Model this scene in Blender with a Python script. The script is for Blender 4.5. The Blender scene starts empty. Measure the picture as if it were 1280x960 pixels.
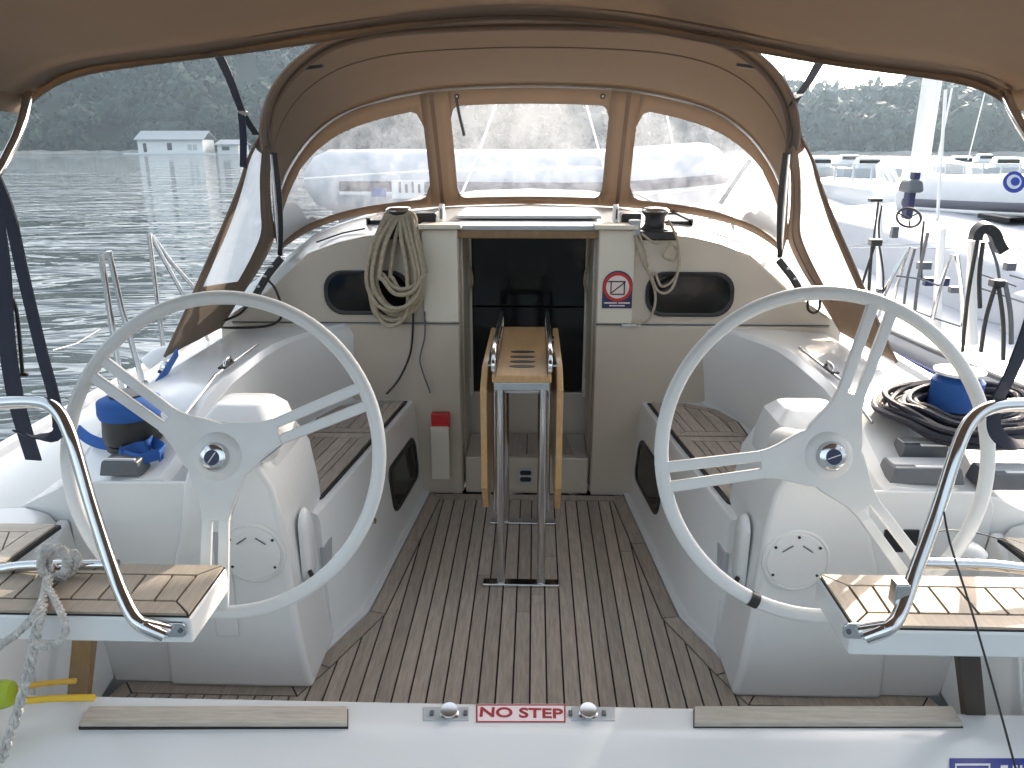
import bpy, bmesh, math, random
from mathutils import Vector, Matrix
random.seed(7)
R = math.radians
SC = bpy.context.scene
COL = SC.collection

# ------------------------------------------------------------------ camera, sky, sun, exposure
CAM = Vector((0.03, 0.0, 1.65)); PITCH = R(17.2); YAW = R(1.66); FPX = 967.0
cam = bpy.data.cameras.new('camera'); camo = bpy.data.objects.new('camera', cam); COL.objects.link(camo)
camo.location = CAM; camo.rotation_euler = (R(90) - PITCH, 0, YAW)
cam.sensor_width = 36; cam.lens = FPX / 1280 * 36; cam.clip_start = 0.05; cam.clip_end = 5000
SC.camera = camo
SUN_EL = R(20.5); SUN_AZ = R(30)            # azimuth clockwise from the bow (+Y)
W = bpy.data.worlds.new('World'); SC.world = W; W.use_nodes = True
nt = W.node_tree
sky = nt.nodes.new('ShaderNodeTexSky'); sky.sky_type = 'NISHITA'; sky.sun_disc = False
sky.sun_elevation = SUN_EL; sky.sun_rotation = SUN_AZ; sky.air_density = 1.0; sky.dust_density = 7.0; sky.ozone_density = 1.0
hs = nt.nodes.new('ShaderNodeHueSaturation'); hs.inputs['Saturation'].default_value = 0.58; hs.inputs['Hue'].default_value = 0.482      # thin high haze whitens the sky
nt.links.new(sky.outputs[0], hs.inputs['Color']); nt.links.new(hs.outputs[0], nt.nodes['Background'].inputs[0]); nt.nodes['Background'].inputs[1].default_value = 0.15
sl = bpy.data.lights.new('sun', 'SUN'); sl.energy = 2.5; sl.angle = R(0.6); sl.color = (1.0, 0.88, 0.72)
so = bpy.data.objects.new('sun', sl); COL.objects.link(so)
sd = Vector((math.sin(SUN_AZ) * math.cos(SUN_EL), math.cos(SUN_AZ) * math.cos(SUN_EL), math.sin(SUN_EL)))
so.rotation_euler = sd.to_track_quat('Z', 'Y').to_euler(); so.location = sd * 60
SC.view_settings.view_transform = 'Standard'; SC.view_settings.look = 'None'
SC.view_settings.exposure = 2.05; SC.view_settings.gamma = 1
SC.cycles.transparent_max_bounces = 16; SC.cycles.max_bounces = 10; SC.cycles.volume_bounces = 0

# ------------------------------------------------------------------ helpers
_cp, _sp, _cy, _sy = math.cos(PITCH), math.sin(PITCH), math.cos(YAW), math.sin(YAW)
_F = Vector((-_sy * _cp, _cy * _cp, -_sp)); _Rt = Vector((_cy, _sy, 0)); _U = _Rt.cross(_F)
def P(u, v, x=None, y=None, z=None):
    """where the sight line through a photo pixel meets a plane of the boat"""
    d = _F + _Rt * ((u - 640) / FPX) - _U * ((v - 480) / FPX)
    if y is not None: t = (y - CAM.y) / d.y
    elif z is not None: t = (z - CAM.z) / d.z
    else: t = (x - CAM.x) / d.x
    return CAM + d * t
def V(*a): return Vector(a)
def cr(pts, n=8, closed=False):
    """Catmull-Rom through points"""
    pts = [Vector(p) for p in pts]; m = len(pts); out = []
    segs = m if closed else m - 1
    for i in range(segs):
        if closed: a, b, c, d = pts[i - 1], pts[i], pts[(i + 1) % m], pts[(i + 2) % m]
        else: a, b, c, d = pts[max(i - 1, 0)], pts[i], pts[i + 1], pts[min(i + 2, m - 1)]
        for k in range(n):
            t = k / n
            out.append(0.5 * ((2 * b) + (c - a) * t + (2 * a - 5 * b + 4 * c - d) * t * t + (3 * b - a - 3 * c + d) * t ** 3))
    if not closed: out.append(pts[-1].copy())
    return out
def crat(pts, t):
    m = len(pts); i = min(int(t), m - 2); f = t - i
    a, b, c, d = pts[max(i - 1, 0)], pts[i], pts[i + 1], pts[min(i + 2, m - 1)]
    return 0.5 * ((2 * b) + (c - a) * f + (2 * a - 5 * b + 4 * c - d) * f * f + (3 * b - a - 3 * c + d) * f ** 3)

def a_box(bm, c, s, rot=None, taper=1.0):
    vs = []
    for sx in (-1, 1):
        for sy in (-1, 1):
            for sz in (-1, 1):
                k = taper if sz > 0 else 1
                p = Vector((sx * s[0] / 2 * k, sy * s[1] / 2 * k, sz * s[2] / 2))
                if rot is not None: p = rot @ p
                vs.append(bm.verts.new(p + Vector(c)))
    for f in ((0, 1, 3, 2), (4, 6, 7, 5), (0, 4, 5, 1), (2, 3, 7, 6), (0, 2, 6, 4), (1, 5, 7, 3)):
        bm.faces.new([vs[i] for i in f])
def a_tube(bm, pts, r, seg=10, closed=False, caps=True, flat=None):
    pts = [Vector(p) for p in pts]; n = len(pts); rings = []
    t0 = (pts[1] - pts[0]).normalized()
    up = Vector((0, 0, 1)) if abs(t0.z) < 0.9 else Vector((1, 0, 0))
    nrm = (up - t0 * up.dot(t0)).normalized()
    for i in range(n):
        if closed: t = (pts[(i + 1) % n] - pts[i - 1])
        else: t = pts[min(i + 1, n - 1)] - pts[max(i - 1, 0)]
        t = t.normalized() if t.length > 1e-9 else t0
        nrm = nrm - t * nrm.dot(t)
        nrm = nrm.normalized() if nrm.length > 1e-6 else t.orthogonal().normalized()
        b = t.cross(nrm)
        rr = r(i / (n - 1)) if callable(r) else r
        fl = flat or 1.0
        rings.append([bm.verts.new(pts[i] + nrm * math.cos(2 * math.pi * k / seg) * rr + b * math.sin(2 * math.pi * k / seg) * rr * fl) for k in range(seg)])
    for i in range(n if closed else n - 1):
        A, B = rings[i], rings[(i + 1) % n]
        for k in range(seg):
            try: bm.faces.new((A[k], A[(k + 1) % seg], B[(k + 1) % seg], B[k]))
            except ValueError: pass
    if caps and not closed:
        bm.faces.new(rings[0][::-1]); bm.faces.new(rings[-1])
def a_ribbon(bm, pts, w, th, wdir):
    """flat webbing strap: width along wdir"""
    pts = [Vector(p) for p in pts]; n = len(pts); rings = []
    for i in range(n):
        t = (pts[min(i + 1, n - 1)] - pts[max(i - 1, 0)]).normalized()
        wd = Vector(wdir); wd = (wd - t * wd.dot(t)).normalized(); nn = t.cross(wd)
        rings.append([bm.verts.new(pts[i] + wd * a * w / 2 + nn * b * th / 2) for a, b in ((-1, -1), (1, -1), (1, 1), (-1, 1))])
    for i in range(n - 1):
        for k in range(4):
            bm.faces.new((rings[i][k], rings[i][(k + 1) % 4], rings[i + 1][(k + 1) % 4], rings[i + 1][k]))
    bm.faces.new(rings[0][::-1]); bm.faces.new(rings[-1])
def a_prism(bm, poly, ext):
    a = [bm.verts.new(Vector(p)) for p in poly]; b = [bm.verts.new(Vector(p) + Vector(ext)) for p in poly]; n = len(a)
    bm.faces.new(a[::-1]); bm.faces.new(b)
    for i in range(n): bm.faces.new((a[i], a[(i + 1) % n], b[(i + 1) % n], b[i]))
def a_lathe(bm, prof, c, axis=(0, 0, 1), seg=24):
    q = Vector((0, 0, 1)).rotation_difference(Vector(axis).normalized()).to_matrix(); c = Vector(c); rings = []
    for r, h in prof:
        if r < 1e-6: rings.append([bm.verts.new(c + q @ Vector((0, 0, h)))])
        else: rings.append([bm.verts.new(c + q @ Vector((r * math.cos(2 * math.pi * k / seg), r * math.sin(2 * math.pi * k / seg), h))) for k in range(seg)])
    for A, B in zip(rings, rings[1:]):
        for k in range(seg):
            k2 = (k + 1) % seg
            f = ([A[0], B[k2], B[k]] if len(A) == 1 else [A[k], A[k2], B[0]] if len(B) == 1 else [A[k], A[k2], B[k2], B[k]])
            if len(set(f)) > 2:
                try: bm.faces.new(f)
                except ValueError: pass
    if len(rings[0]) > 1: bm.faces.new(rings[0][::-1])
    if len(rings[-1]) > 1: bm.faces.new(rings[-1])
def a_grid(bm, rows, skip=None):
    vs = [[bm.verts.new(Vector(p)) for p in r] for r in rows]
    for i in range(len(vs) - 1):
        for k in range(len(vs[0]) - 1):
            if skip and skip(i, k): continue
            bm.faces.new((vs[i][k], vs[i][k + 1], vs[i + 1][k + 1], vs[i + 1][k]))
    return vs
def a_loft(bm, rings, cap=True):
    """closed rings of the same count"""
    vs = [[bm.verts.new(Vector(p)) for p in r] for r in rings]; m = len(vs[0])
    for A, B in zip(vs, vs[1:]):
        for k in range(m): bm.faces.new((A[k], A[(k + 1) % m], B[(k + 1) % m], B[k]))
    if cap: bm.faces.new(vs[0][::-1]); bm.faces.new(vs[-1])
def rrect(cx, cy, w, h, r, n=4):
    out = []
    for qx, qy, a0 in ((1, 1, 0), (-1, 1, 90), (-1, -1, 180), (1, -1, 270)):
        for k in range(n + 1):
            a = R(a0 + 90 * k / n)
            out.append((cx + qx * (w / 2 - r) + r * math.cos(a), cy + qy * (h / 2 - r) + r * math.sin(a)))
    return out

def obj(name, bm, m, parent=None, bevel=0, seg=2, solid=0, sharp=38, sub=0, weld=False, off=0):
    if weld: bmesh.ops.remove_doubles(bm, verts=bm.verts, dist=1e-5)
    bmesh.ops.recalc_face_normals(bm, faces=bm.faces)
    for f in bm.faces: f.smooth = True
    if not bevel:
        for e in bm.edges:
            if len(e.link_faces) == 2 and e.calc_face_angle(0) > R(sharp): e.smooth = False
    me = bpy.data.meshes.new(name); bm.to_mesh(me); bm.free()
    me.materials.append(m)
    o = bpy.data.objects.new(name, me); COL.objects.link(o)
    if parent is not None: o.parent = parent
    if sub:
        d = o.modifiers.new('sub', 'SUBSURF'); d.levels = sub; d.render_levels = sub
    if solid:
        d = o.modifiers.new('solid', 'SOLIDIFY'); d.thickness = solid; d.offset = off
    if bevel:
        d = o.modifiers.new('bevel', 'BEVEL'); d.width = bevel; d.segments = seg; d.limit_method = 'ANGLE'; d.angle_limit = R(30); d.harden_normals = True
    return o
def tag(o, label=None, cat=None, group=None, kind=None):
    for k, v in (('label', label), ('category', cat), ('group', group), ('kind', kind)):
        if v: o[k] = v
    return o
def thing(name, label, cat, group=None, loc=None):
    o = bpy.data.objects.new(name, None); COL.objects.link(o); o.empty_display_size = 0.1
    return tag(o, label, cat, group)
BM = bmesh.new
def tube_obj(name, pts, r, m, parent=None, seg=10, closed=False, smooth=0):
    bm = BM(); a_tube(bm, cr(pts, smooth, closed) if smooth else pts, r, seg, closed); return obj(name, bm, m, parent)
def box_obj(name, c, s, m, parent=None, bevel=0, rot=None, taper=1.0):
    bm = BM(); a_box(bm, c, s, rot, taper); return obj(name, bm, m, parent, bevel=bevel)
def mir(p, s): return Vector((p[0] * s, p[1], p[2]))

# ------------------------------------------------------------------ materials
def mat(name, col, rough=0.5, metal=0.0, var=0.0, vscale=8.0, bump=0.0, bscale=60.0, coat=0.0, spec=0.5, rnd=0.0, stretch=(1, 1, 1), trans=0.0):
    m = bpy.data.materials.new(name); m.use_nodes = True; n = m.node_tree.nodes; l = m.node_tree.links
    b = n['Principled BSDF']; b.inputs['Base Color'].default_value = (*col, 1); b.inputs['Roughness'].default_value = rough
    b.inputs['Metallic'].default_value = metal; b.inputs['Coat Weight'].default_value = coat; b.inputs['Coat Roughness'].default_value = 0.08
    b.inputs['Specular IOR Level'].default_value = spec
    tc = n.new('ShaderNodeTexCoord'); mp = n.new('ShaderNodeMapping'); mp.inputs['Scale'].default_value = stretch
    l.new(tc.outputs['Object'], mp.inputs[0])
    if var or rnd:
        ns = n.new('ShaderNodeTexNoise'); ns.inputs['Scale'].default_value = vscale; ns.inputs['Detail'].default_value = 6; ns.inputs['Roughness'].default_value = 0.62
        l.new(mp.outputs[0], ns.inputs['Vector'])
        mr = n.new('ShaderNodeMapRange'); mr.inputs[1].default_value = 0.25; mr.inputs[2].default_value = 0.75
        mr.inputs[3].default_value = 1 - var; mr.inputs[4].default_value = 1 + var; l.new(ns.outputs[0], mr.inputs[0])
        last = mr.outputs[0]
        if rnd:
            oi = n.new('ShaderNodeObjectInfo'); m2 = n.new('ShaderNodeMapRange'); m2.inputs[3].default_value = 1 - rnd; m2.inputs[4].default_value = 1 + rnd
            l.new(oi.outputs['Random'], m2.inputs[0]); mu = n.new('ShaderNodeMath'); mu.operation = 'MULTIPLY'
            l.new(last, mu.inputs[0]); l.new(m2.outputs[0], mu.inputs[1]); last = mu.outputs[0]
        mx = n.new('ShaderNodeVectorMath'); mx.operation = 'SCALE'; mx.inputs[0].default_value = col; l.new(last, mx.inputs['Scale'])
        l.new(mx.outputs[0], b.inputs['Base Color'])
        r2 = n.new('ShaderNodeMapRange'); r2.inputs[3].default_value = max(rough - (0.08 if var > .06 else .02), 0.02); r2.inputs[4].default_value = rough + (0.1 if var > .06 else .03)
        l.new(ns.outputs[0], r2.inputs[0]); l.new(r2.outputs[0], b.inputs['Roughness'])
    if bump:
        nb = n.new('ShaderNodeTexNoise'); nb.inputs['Scale'].default_value = bscale; nb.inputs['Detail'].default_value = 4
        l.new(mp.outputs[0], nb.inputs['Vector']); bp = n.new('ShaderNodeBump'); bp.inputs['Strength'].default_value = bump; bp.inputs['Distance'].default_value = 0.01
        l.new(nb.outputs[0], bp.inputs['Height']); l.new(bp.outputs[0], b.inputs['Normal'])
    if trans:
        tr = n.new('ShaderNodeBsdfTranslucent'); tr.inputs[0].default_value = (min(col[0] * 1.5, 1), col[1] * 1.45, col[2] * 1.25, 1)
        mix = n.new('ShaderNodeMixShader'); mix.inputs[0].default_value = trans
        l.new(b.outputs[0], mix.inputs[1]); l.new(tr.outputs[0], mix.inputs[2]); l.new(mix.outputs[0], n['Material Output'].inputs[0])
    return m
def vinyl(name, clear, col, scratch=0.15, ior=1.45):
    m = bpy.data.materials.new(name); m.use_nodes = True; n = m.node_tree.nodes; l = m.node_tree.links
    for x in list(n):
        if x.type == 'BSDF_PRINCIPLED': n.remove(x)
    tr = n.new('ShaderNodeBsdfTransparent'); tr.inputs[0].default_value = (0.93, 0.95, 0.97, 1)
    di = n.new('ShaderNodeBsdfDiffuse'); di.inputs[0].default_value = (*col, 1)
    tl = n.new('ShaderNodeBsdfTranslucent'); tl.inputs[0].default_value = (*col, 1)
    ad = n.new('ShaderNodeMixShader'); ad.inputs[0].default_value = 0.65; l.new(di.outputs[0], ad.inputs[1]); l.new(tl.outputs[0], ad.inputs[2])
    gl = n.new('ShaderNodeBsdfGlossy'); gl.inputs['Roughness'].default_value = 0.12
    fr = n.new('ShaderNodeFresnel'); fr.inputs[0].default_value = ior
    tc = n.new('ShaderNodeTexCoord'); mp = n.new('ShaderNodeMapping'); mp.inputs['Scale'].default_value = (5, 5, 1.6); l.new(tc.outputs['Object'], mp.inputs[0])
    ns = n.new('ShaderNodeTexNoise'); ns.inputs['Scale'].default_value = 2.2; ns.inputs['Detail'].default_value = 12; ns.inputs['Roughness'].default_value = 0.72; l.new(mp.outputs[0], ns.inputs['Vector'])
    mr = n.new('ShaderNodeMapRange'); mr.inputs[1].default_value = 0.3; mr.inputs[2].default_value = 0.72
    mr.inputs[3].default_value = clear - scratch; mr.inputs[4].default_value = clear + scratch; l.new(ns.outputs[0], mr.inputs[0])
    mx = n.new('ShaderNodeMixShader'); l.new(mr.outputs[0], mx.inputs[0]); l.new(tr.outputs[0], mx.inputs[1]); l.new(ad.outputs[0], mx.inputs[2])
    bp = n.new('ShaderNodeBump'); bp.inputs['Strength'].default_value = 0.25; bp.inputs['Distance'].default_value = 0.02
    n2 = n.new('ShaderNodeTexNoise'); n2.inputs['Scale'].default_value = 1.5; l.new(mp.outputs[0], n2.inputs['Vector']); l.new(n2.outputs[0], bp.inputs['Height']); l.new(bp.outputs[0], gl.inputs['Normal'])
    m2 = n.new('ShaderNodeMixShader'); l.new(fr.outputs[0], m2.inputs[0]); l.new(mx.outputs[0], m2.inputs[1]); l.new(gl.outputs[0], m2.inputs[2])
    l.new(m2.outputs[0], n['Material Output'].inputs[0])
    return m
GRP = mat('gelcoat', (0.69, 0.695, 0.69), 0.24, var=0.012, vscale=2, coat=0.25, bump=0.006, bscale=9)
GRP2 = mat('nonslip_gelcoat', (0.74, 0.75, 0.75), 0.5, var=0.04, vscale=5, bump=0.1, bscale=260)
WHEELM = mat('white_wheel_coating', (0.66, 0.66, 0.645), 0.30, var=0.03, vscale=12, coat=0.2)
TEAK = mat('weathered_teak', (0.375, 0.31, 0.255), 0.6, var=0.26, vscale=16, bump=0.12, bscale=70, rnd=0.13, stretch=(7, 0.7, 3))
TEAKB = mat('dry_teak', (0.36, 0.30, 0.235), 0.65, var=0.16, vscale=16, bump=0.1, bscale=70, rnd=0.10, stretch=(6, 0.8, 3))
TEAKX = mat('sanded_teak', (0.44, 0.39, 0.33), 0.65, var=0.2, vscale=18, bump=0.1, bscale=70, rnd=0.08, stretch=(0.7, 7, 3))
TABLEW = mat('varnished_table_wood', (0.48, 0.29, 0.13), 0.38, var=0.16, vscale=10, stretch=(8, 0.7, 4), coat=0.3, rnd=0.05)
CAULK = mat('black_caulk', (0.012, 0.012, 0.012), 0.6, var=0.1)
STEEL = mat('polished_steel', (0.62, 0.62, 0.62), 0.14, 1.0, var=0.06, vscale=20)
CANVAS = mat('taupe_canvas', (0.215, 0.175, 0.147), 0.85, var=0.06, vscale=7, bump=0.05, bscale=420, trans=0.38, spec=0.15)
CANVAST = mat('canvas_binding', (0.15, 0.10, 0.07), 0.85, var=0.05, bump=0.05, bscale=300)
BLACK = mat('black_plastic', (0.015, 0.015, 0.016), 0.4, var=0.1)
NAVY = mat('navy_webbing', (0.012, 0.016, 0.035), 0.75, var=0.15, vscale=40, bump=0.12, bscale=300)
SMOKE = mat('smoked_acrylic', (0.006, 0.006, 0.006), 0.09, spec=0.2)
BLUE = mat('blue_cloth', (0.012, 0.085, 0.32), 0.7, var=0.15, vscale=12, bump=0.1, bscale=200)
ROPE = mat('beige_rope', (0.40, 0.33, 0.24), 0.85, var=0.25, vscale=60, bump=0.5, bscale=320)
ROPEW = mat('white_rope', (0.50, 0.48, 0.45), 0.85, var=0.45, vscale=60, bump=0.6, bscale=220)
ROPEK = mat('black_rope', (0.010, 0.010, 0.022), 0.55, var=0.3, vscale=60, bump=0.5, bscale=260)
GREY = mat('grey_plastic', (0.09, 0.10, 0.115), 0.45, var=0.08)
NBW = mat('gelcoat_shade_grey', (0.46, 0.48, 0.52), 0.4, var=0.05, vscale=1.5)  # neighbour's white gelcoat, its blue-grey shading put into the base colour
LGREY = mat('pale_grey_plastic', (0.40, 0.42, 0.44), 0.4, var=0.05)
GRPSHADE = mat('gelcoat_hood_shade', (0.47, 0.41, 0.335), 0.28, var=0.02, vscale=2, coat=0.25, bump=0.006, bscale=9)  # white moulding, coloured darker and warmer for hood shade and canvas bounce
CREAM = mat('cream_panel', (0.62, 0.57, 0.48), 0.45, var=0.03)
RED = mat('red_plastic', (0.45, 0.015, 0.015), 0.4, var=0.05)
WHITEP = mat('white_paint', (0.80, 0.80, 0.80), 0.4, var=0.03)
PINK = mat('sign_white', (0.70, 0.58, 0.55), 0.4)
SIGNB = mat('sign_blue', (0.01, 0.03, 0.27), 0.35, var=0.05)
SIGNK = mat('sign_navy', (0.015, 0.02, 0.07), 0.4)
YELLOW = mat('yellow_hose', (0.75, 0.48, 0.03), 0.5, var=0.1)
PVC = mat('dinghy_fabric', (0.56, 0.58, 0.62), 0.5, var=0.04)
PVCG = mat('dinghy_band', (0.10, 0.105, 0.13), 0.6, var=0.05)
ROOFM = mat('grey_roof', (0.30, 0.32, 0.34), 0.7, var=0.1)
WALLM = mat('white_wall', (0.70, 0.70, 0.68), 0.7, var=0.06)
BRASSW = mat('brown_wood', (0.20, 0.115, 0.045), 0.4, var=0.2, stretch=(5, 1, 1), coat=0.2)
CLEAR = vinyl('clear_vinyl', 0.12, (0.80, 0.84, 0.92), 0.10)
CLEARS = vinyl('side_vinyl', 0.78, (0.92, 0.93, 0.95), 0.08, 1.015)

def mat_water():
    m = bpy.data.materials.new('sea_water'); m.use_nodes = True; n = m.node_tree.nodes; l = m.node_tree.links
    b = n['Principled BSDF']; b.inputs['Base Color'].default_value = (0.05, 0.066, 0.075, 1); b.inputs['Roughness'].default_value = 0.03
    b.inputs['IOR'].default_value = 2.0; b.inputs['Specular IOR Level'].default_value = 0.5
    tc = n.new('ShaderNodeTexCoord'); mp = n.new('ShaderNodeMapping'); mp.inputs['Scale'].default_value = (0.42, 1.0, 1); mp.inputs['Rotation'].default_value = (0, 0, R(6)); l.new(tc.outputs['Object'], mp.inputs[0])
    a = n.new('ShaderNodeTexNoise'); a.inputs['Scale'].default_value = 0.75; a.inputs['Detail'].default_value = 3.0; a.inputs['Roughness'].default_value = 0.45; a.inputs['Distortion'].default_value = 1.6
    c = n.new('ShaderNodeTexNoise'); c.inputs['Scale'].default_value = 2.6; c.inputs['Detail'].default_value = 2
    for q in (a, c): l.new(mp.outputs[0], q.inputs['Vector'])
    mu = n.new('ShaderNodeMath'); mu.operation = 'MULTIPLY_ADD'; mu.inputs[1].default_value = 0.16; l.new(c.outputs[0], mu.inputs[0]); l.new(a.outputs[0], mu.inputs[2])
    big = n.new('ShaderNodeTexNoise'); big.inputs['Scale'].default_value = 0.16; big.inputs['Detail'].default_value = 2; big.inputs['Distortion'].default_value = 1.0; l.new(mp.outputs[0], big.inputs['Vector'])
    m3 = n.new('ShaderNodeMath'); m3.operation = 'MULTIPLY_ADD'; m3.inputs[1].default_value = 2.2; l.new(big.outputs[0], m3.inputs[0]); l.new(mu.outputs[0], m3.inputs[2])
    bp = n.new('ShaderNodeBump'); bp.inputs['Strength'].default_value = 1.0; bp.inputs['Distance'].default_value = 0.36
    l.new(m3.outputs[0], bp.inputs['Height']); l.new(bp.outputs[0], b.inputs['Normal'])
    return m
WATER = mat_water()
def mat_leaf():
    m = mat('far_foliage', (0.022, 0.038, 0.020), 0.7, var=0.45, vscale=0.25, rnd=0.25)
    return m
LEAF = mat_leaf()
LEAF2 = mat('far_foliage_pale', (0.095, 0.11, 0.045), 0.7, var=0.4, vscale=0.3, rnd=0.3)
BARK = mat('bark', (0.10, 0.08, 0.06), 0.9, var=0.2)
EARTH = mat('hill_scrub', (0.03, 0.04, 0.02), 0.9, var=0.4, vscale=0.05)

SIDES = ((-1, 'on the boathouse side'), (1, 'on the inflatable dinghy side'))

# ------------------------------------------------------------------ plank laying
def clip(poly, a, b, c):
    """keep a*x+b*y<=c"""
    out = []
    for i in range(len(poly)):
        p, q = poly[i - 1], poly[i]; dp, dq = a * p[0] + b * p[1] - c, a * q[0] + b * q[1] - c
        if (dp <= 0) != (dq <= 0):
            t = dp / (dp - dq); out.append((p[0] + (q[0] - p[0]) * t, p[1] + (q[1] - p[1]) * t))
        if dq <= 0: out.append(q)
    return out
def area(p): return 0.5 * sum(p[i - 1][0] * p[i][1] - p[i][0] * p[i - 1][1] for i in range(len(p)))
def inset(poly, d):
    if area(poly) < 0: poly = poly[::-1]
    n = len(poly); out = []
    for i in range(n):
        p0, p1, p2 = Vector(poly[i - 1]), Vector(poly[i]), Vector(poly[(i + 1) % n])
        e1, e2 = (p1 - p0).normalized(), (p2 - p1).normalized()
        n1, n2 = Vector((-e1.y, e1.x)), Vector((-e2.y, e2.x)); k = (n1 + n2); k = k / max(1 + n1.dot(n2), 0.2)
        q = p1 + k * d; out.append((q.x, q.y))
    return poly, out
def plank(poly, z, th, m, parent):
    if len(poly) < 3 or abs(area(poly)) < 2e-4: return
    pts = []
    for p in poly:
        if not pts or (Vector(p) - Vector(pts[-1])).length > 1e-4: pts.append(p)
    if (Vector(pts[0]) - Vector(pts[-1])).length < 1e-4: pts.pop()
    if len(pts) < 3: return
    bm = BM(); a_prism(bm, [(p[0], p[1], z) for p in pts], (0, 0, th)); return obj('plank', bm, m, parent)
def lay(poly, z, m, parent, w=0.053, gap=0.0045, th=0.006, margin=0.05, ang=0.0, butts=0.0, edges=None, off=0.0):
    """teak boards: mitred margin boards round the outline, planks clipped to the inside"""
    poly, ins = inset(poly, margin)
    _, ins2 = inset(ins, gap)
    n = len(poly)
    for i in range(n):
        if edges is not None and i not in edges: continue
        j = (i + 1) % n
        q = [Vector(poly[i]), Vector(poly[j]), Vector(ins[j]), Vector(ins[i])]
        e = (q[1] - q[0]).normalized() * (gap / 2)
        plank([tuple(q[0] + e), tuple(q[1] - e), tuple(q[2] - e), tuple(q[3] + e)], z, th, m, parent)
    ca, sa = math.cos(ang), math.sin(ang)          # plank axis = (sa, ca); across = (ca,-sa)
    vals = [p[0] * ca - p[1] * sa for p in ins2]; lo, hi = min(vals), max(vals)
    k0 = math.floor((lo - off) / w) - 1
    for k in range(k0, int((hi - off) / w) + 2):
        a, b = off + k * w + gap / 2, off + (k + 1) * w - gap / 2
        s = clip(clip(ins2, ca, -sa, b), -ca, sa, -a)
        if len(s) < 3: continue
        ys = [p[0] * sa + p[1] * ca for p in s]
        cuts = [random.uniform(min(ys), max(ys)) for _ in range(2) if random.random() < butts and max(ys) - min(ys) > 0.5]
        cuts = sorted(cuts); prev = -1e9
        for c in cuts + [1e9]:
            if c - prev < 0.15: continue
            plank(clip(clip(s, sa, ca, c - 0.0012), -sa, -ca, -(prev + 0.0012)), z, th, m, parent); prev = c

# ================================================================== SETTING: water, hills
WZ = -0.55
bm = BM(); a_grid(bm, [[(x, y, WZ) for x in (-900, -300, -60, 0, 60, 300, 900)] for y in (-300, -60, 0, 60, 200, 600, 900)])
tag(obj('water', bm, WATER), kind='structure')
rnd = random.Random(3)
def ridge(a):
    """far ridge height by bearing (radians from the bow, + towards the dinghy side)"""
    d = math.degrees(a)
    pts = [(-75, 36), (-45, 45), (-30, 52), (-20, 58), (-8, 52), (4, 36), (12, 26), (17, 17), (20, 15.5), (24, 16.5), (30, 15), (36, 17), (50, 19), (75, 22)]
    for (x0, h0), (x1, h1) in zip(pts, pts[1:]):
        if x0 <= d <= x1:
            t = (d - x0) / (x1 - x0); return h0 + (h1 - h0) * (t * t * (3 - 2 * t))
    return pts[0][1] if d < pts[0][0] else pts[-1][1]
def shore(a): return 212 - 22 * math.sin(a * 1.3) + 6 * math.sin(a * 9) + 3 * math.sin(a * 23 + 1)
def ground(a, t):
    """t 0 at the shore .. 1 on the ridge"""
    r = shore(a) + t * 110
    return Vector((r * math.sin(a), r * math.cos(a), WZ + 0.2 + ridge(a) * (t ** 0.8) * (1 + 0.05 * math.sin(a * 31 + t * 7)) - (0 if t < 1 else 0)))
bm = BM(); rows = []
NA = 150
for i in range(NA + 1):
    a = R(-75 + 150 * i / NA); row = []
    row.append(Vector(((shore(a) - 2.5) * math.sin(a), (shore(a) - 2.5) * math.cos(a), WZ - 1)))
    for k in range(13): row.append(ground(a, k / 12))
    e = ground(a, 1); row.append(e * 1.2 - Vector((0, 0, e.z * 0.2 + 12)))
    rows.append(row)
a_grid(bm, rows); tag(obj('hill', bm, EARTH, sharp=180), kind='structure')

bm = BM(); rows = []                       # pale rocks along the waterline
for i in range(241):
    a = R(-75 + 150 * i / 240); j = .25 * math.sin(i * 2.3) + .2 * math.sin(i * 5.1); r0 = shore(a) - 2.4
    rows.append([Vector((r * math.sin(a), r * math.cos(a), z)) for r, z in ((r0 - 1 + j, WZ - .3), (r0 - .2 + j, WZ + .55 + j * .5), (r0 + 1.2, WZ + .8 + j * .6), (r0 + 3, WZ + .5))])
a_grid(bm, rows); tag(obj('shore', bm, mat('shore_rock', (.30, .29, .26), .9, var=.35, vscale=.3)), kind='structure')
def crown_mesh(bm, c, h, w, seed, n=46, leaf=0.9, rg=None):
    """crown of many leaf-clump facets spread through an uneven volume"""
    r = random.Random(seed); lobes = [(Vector((r.uniform(-.45, .45) * w, r.uniform(-.45, .45) * w, r.uniform(0.35, 0.85) * h)), r.uniform(.32, .52) * w) for _ in range(6)]
    for (lc, lr) in lobes:
        for _ in range(n // 6):
            d = Vector((r.gauss(0, 1), r.gauss(0, 1), r.gauss(0.25, .8))).normalized()
            p = Vector(c) + lc + d * lr * r.uniform(.75, 1.1); s = leaf * r.uniform(.6, 1.3)
            t1 = d.orthogonal().normalized(); t2 = d.cross(t1); a0 = r.uniform(0, 6.28)
            tl = Vector((r.uniform(-.5, .5), r.uniform(-.5, .5), r.uniform(-.5, .5))) * s
            vs = [bm.verts.new(p + (t1 * math.cos(a0 + q) + t2 * math.sin(a0 + q)) * s * r.uniform(.7, 1.2) + (tl if q > 3 else -tl * .5)) for q in (0, 1.35, 2.6, 3.9, 5.1)]
            bm.faces.new(vs)
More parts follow.
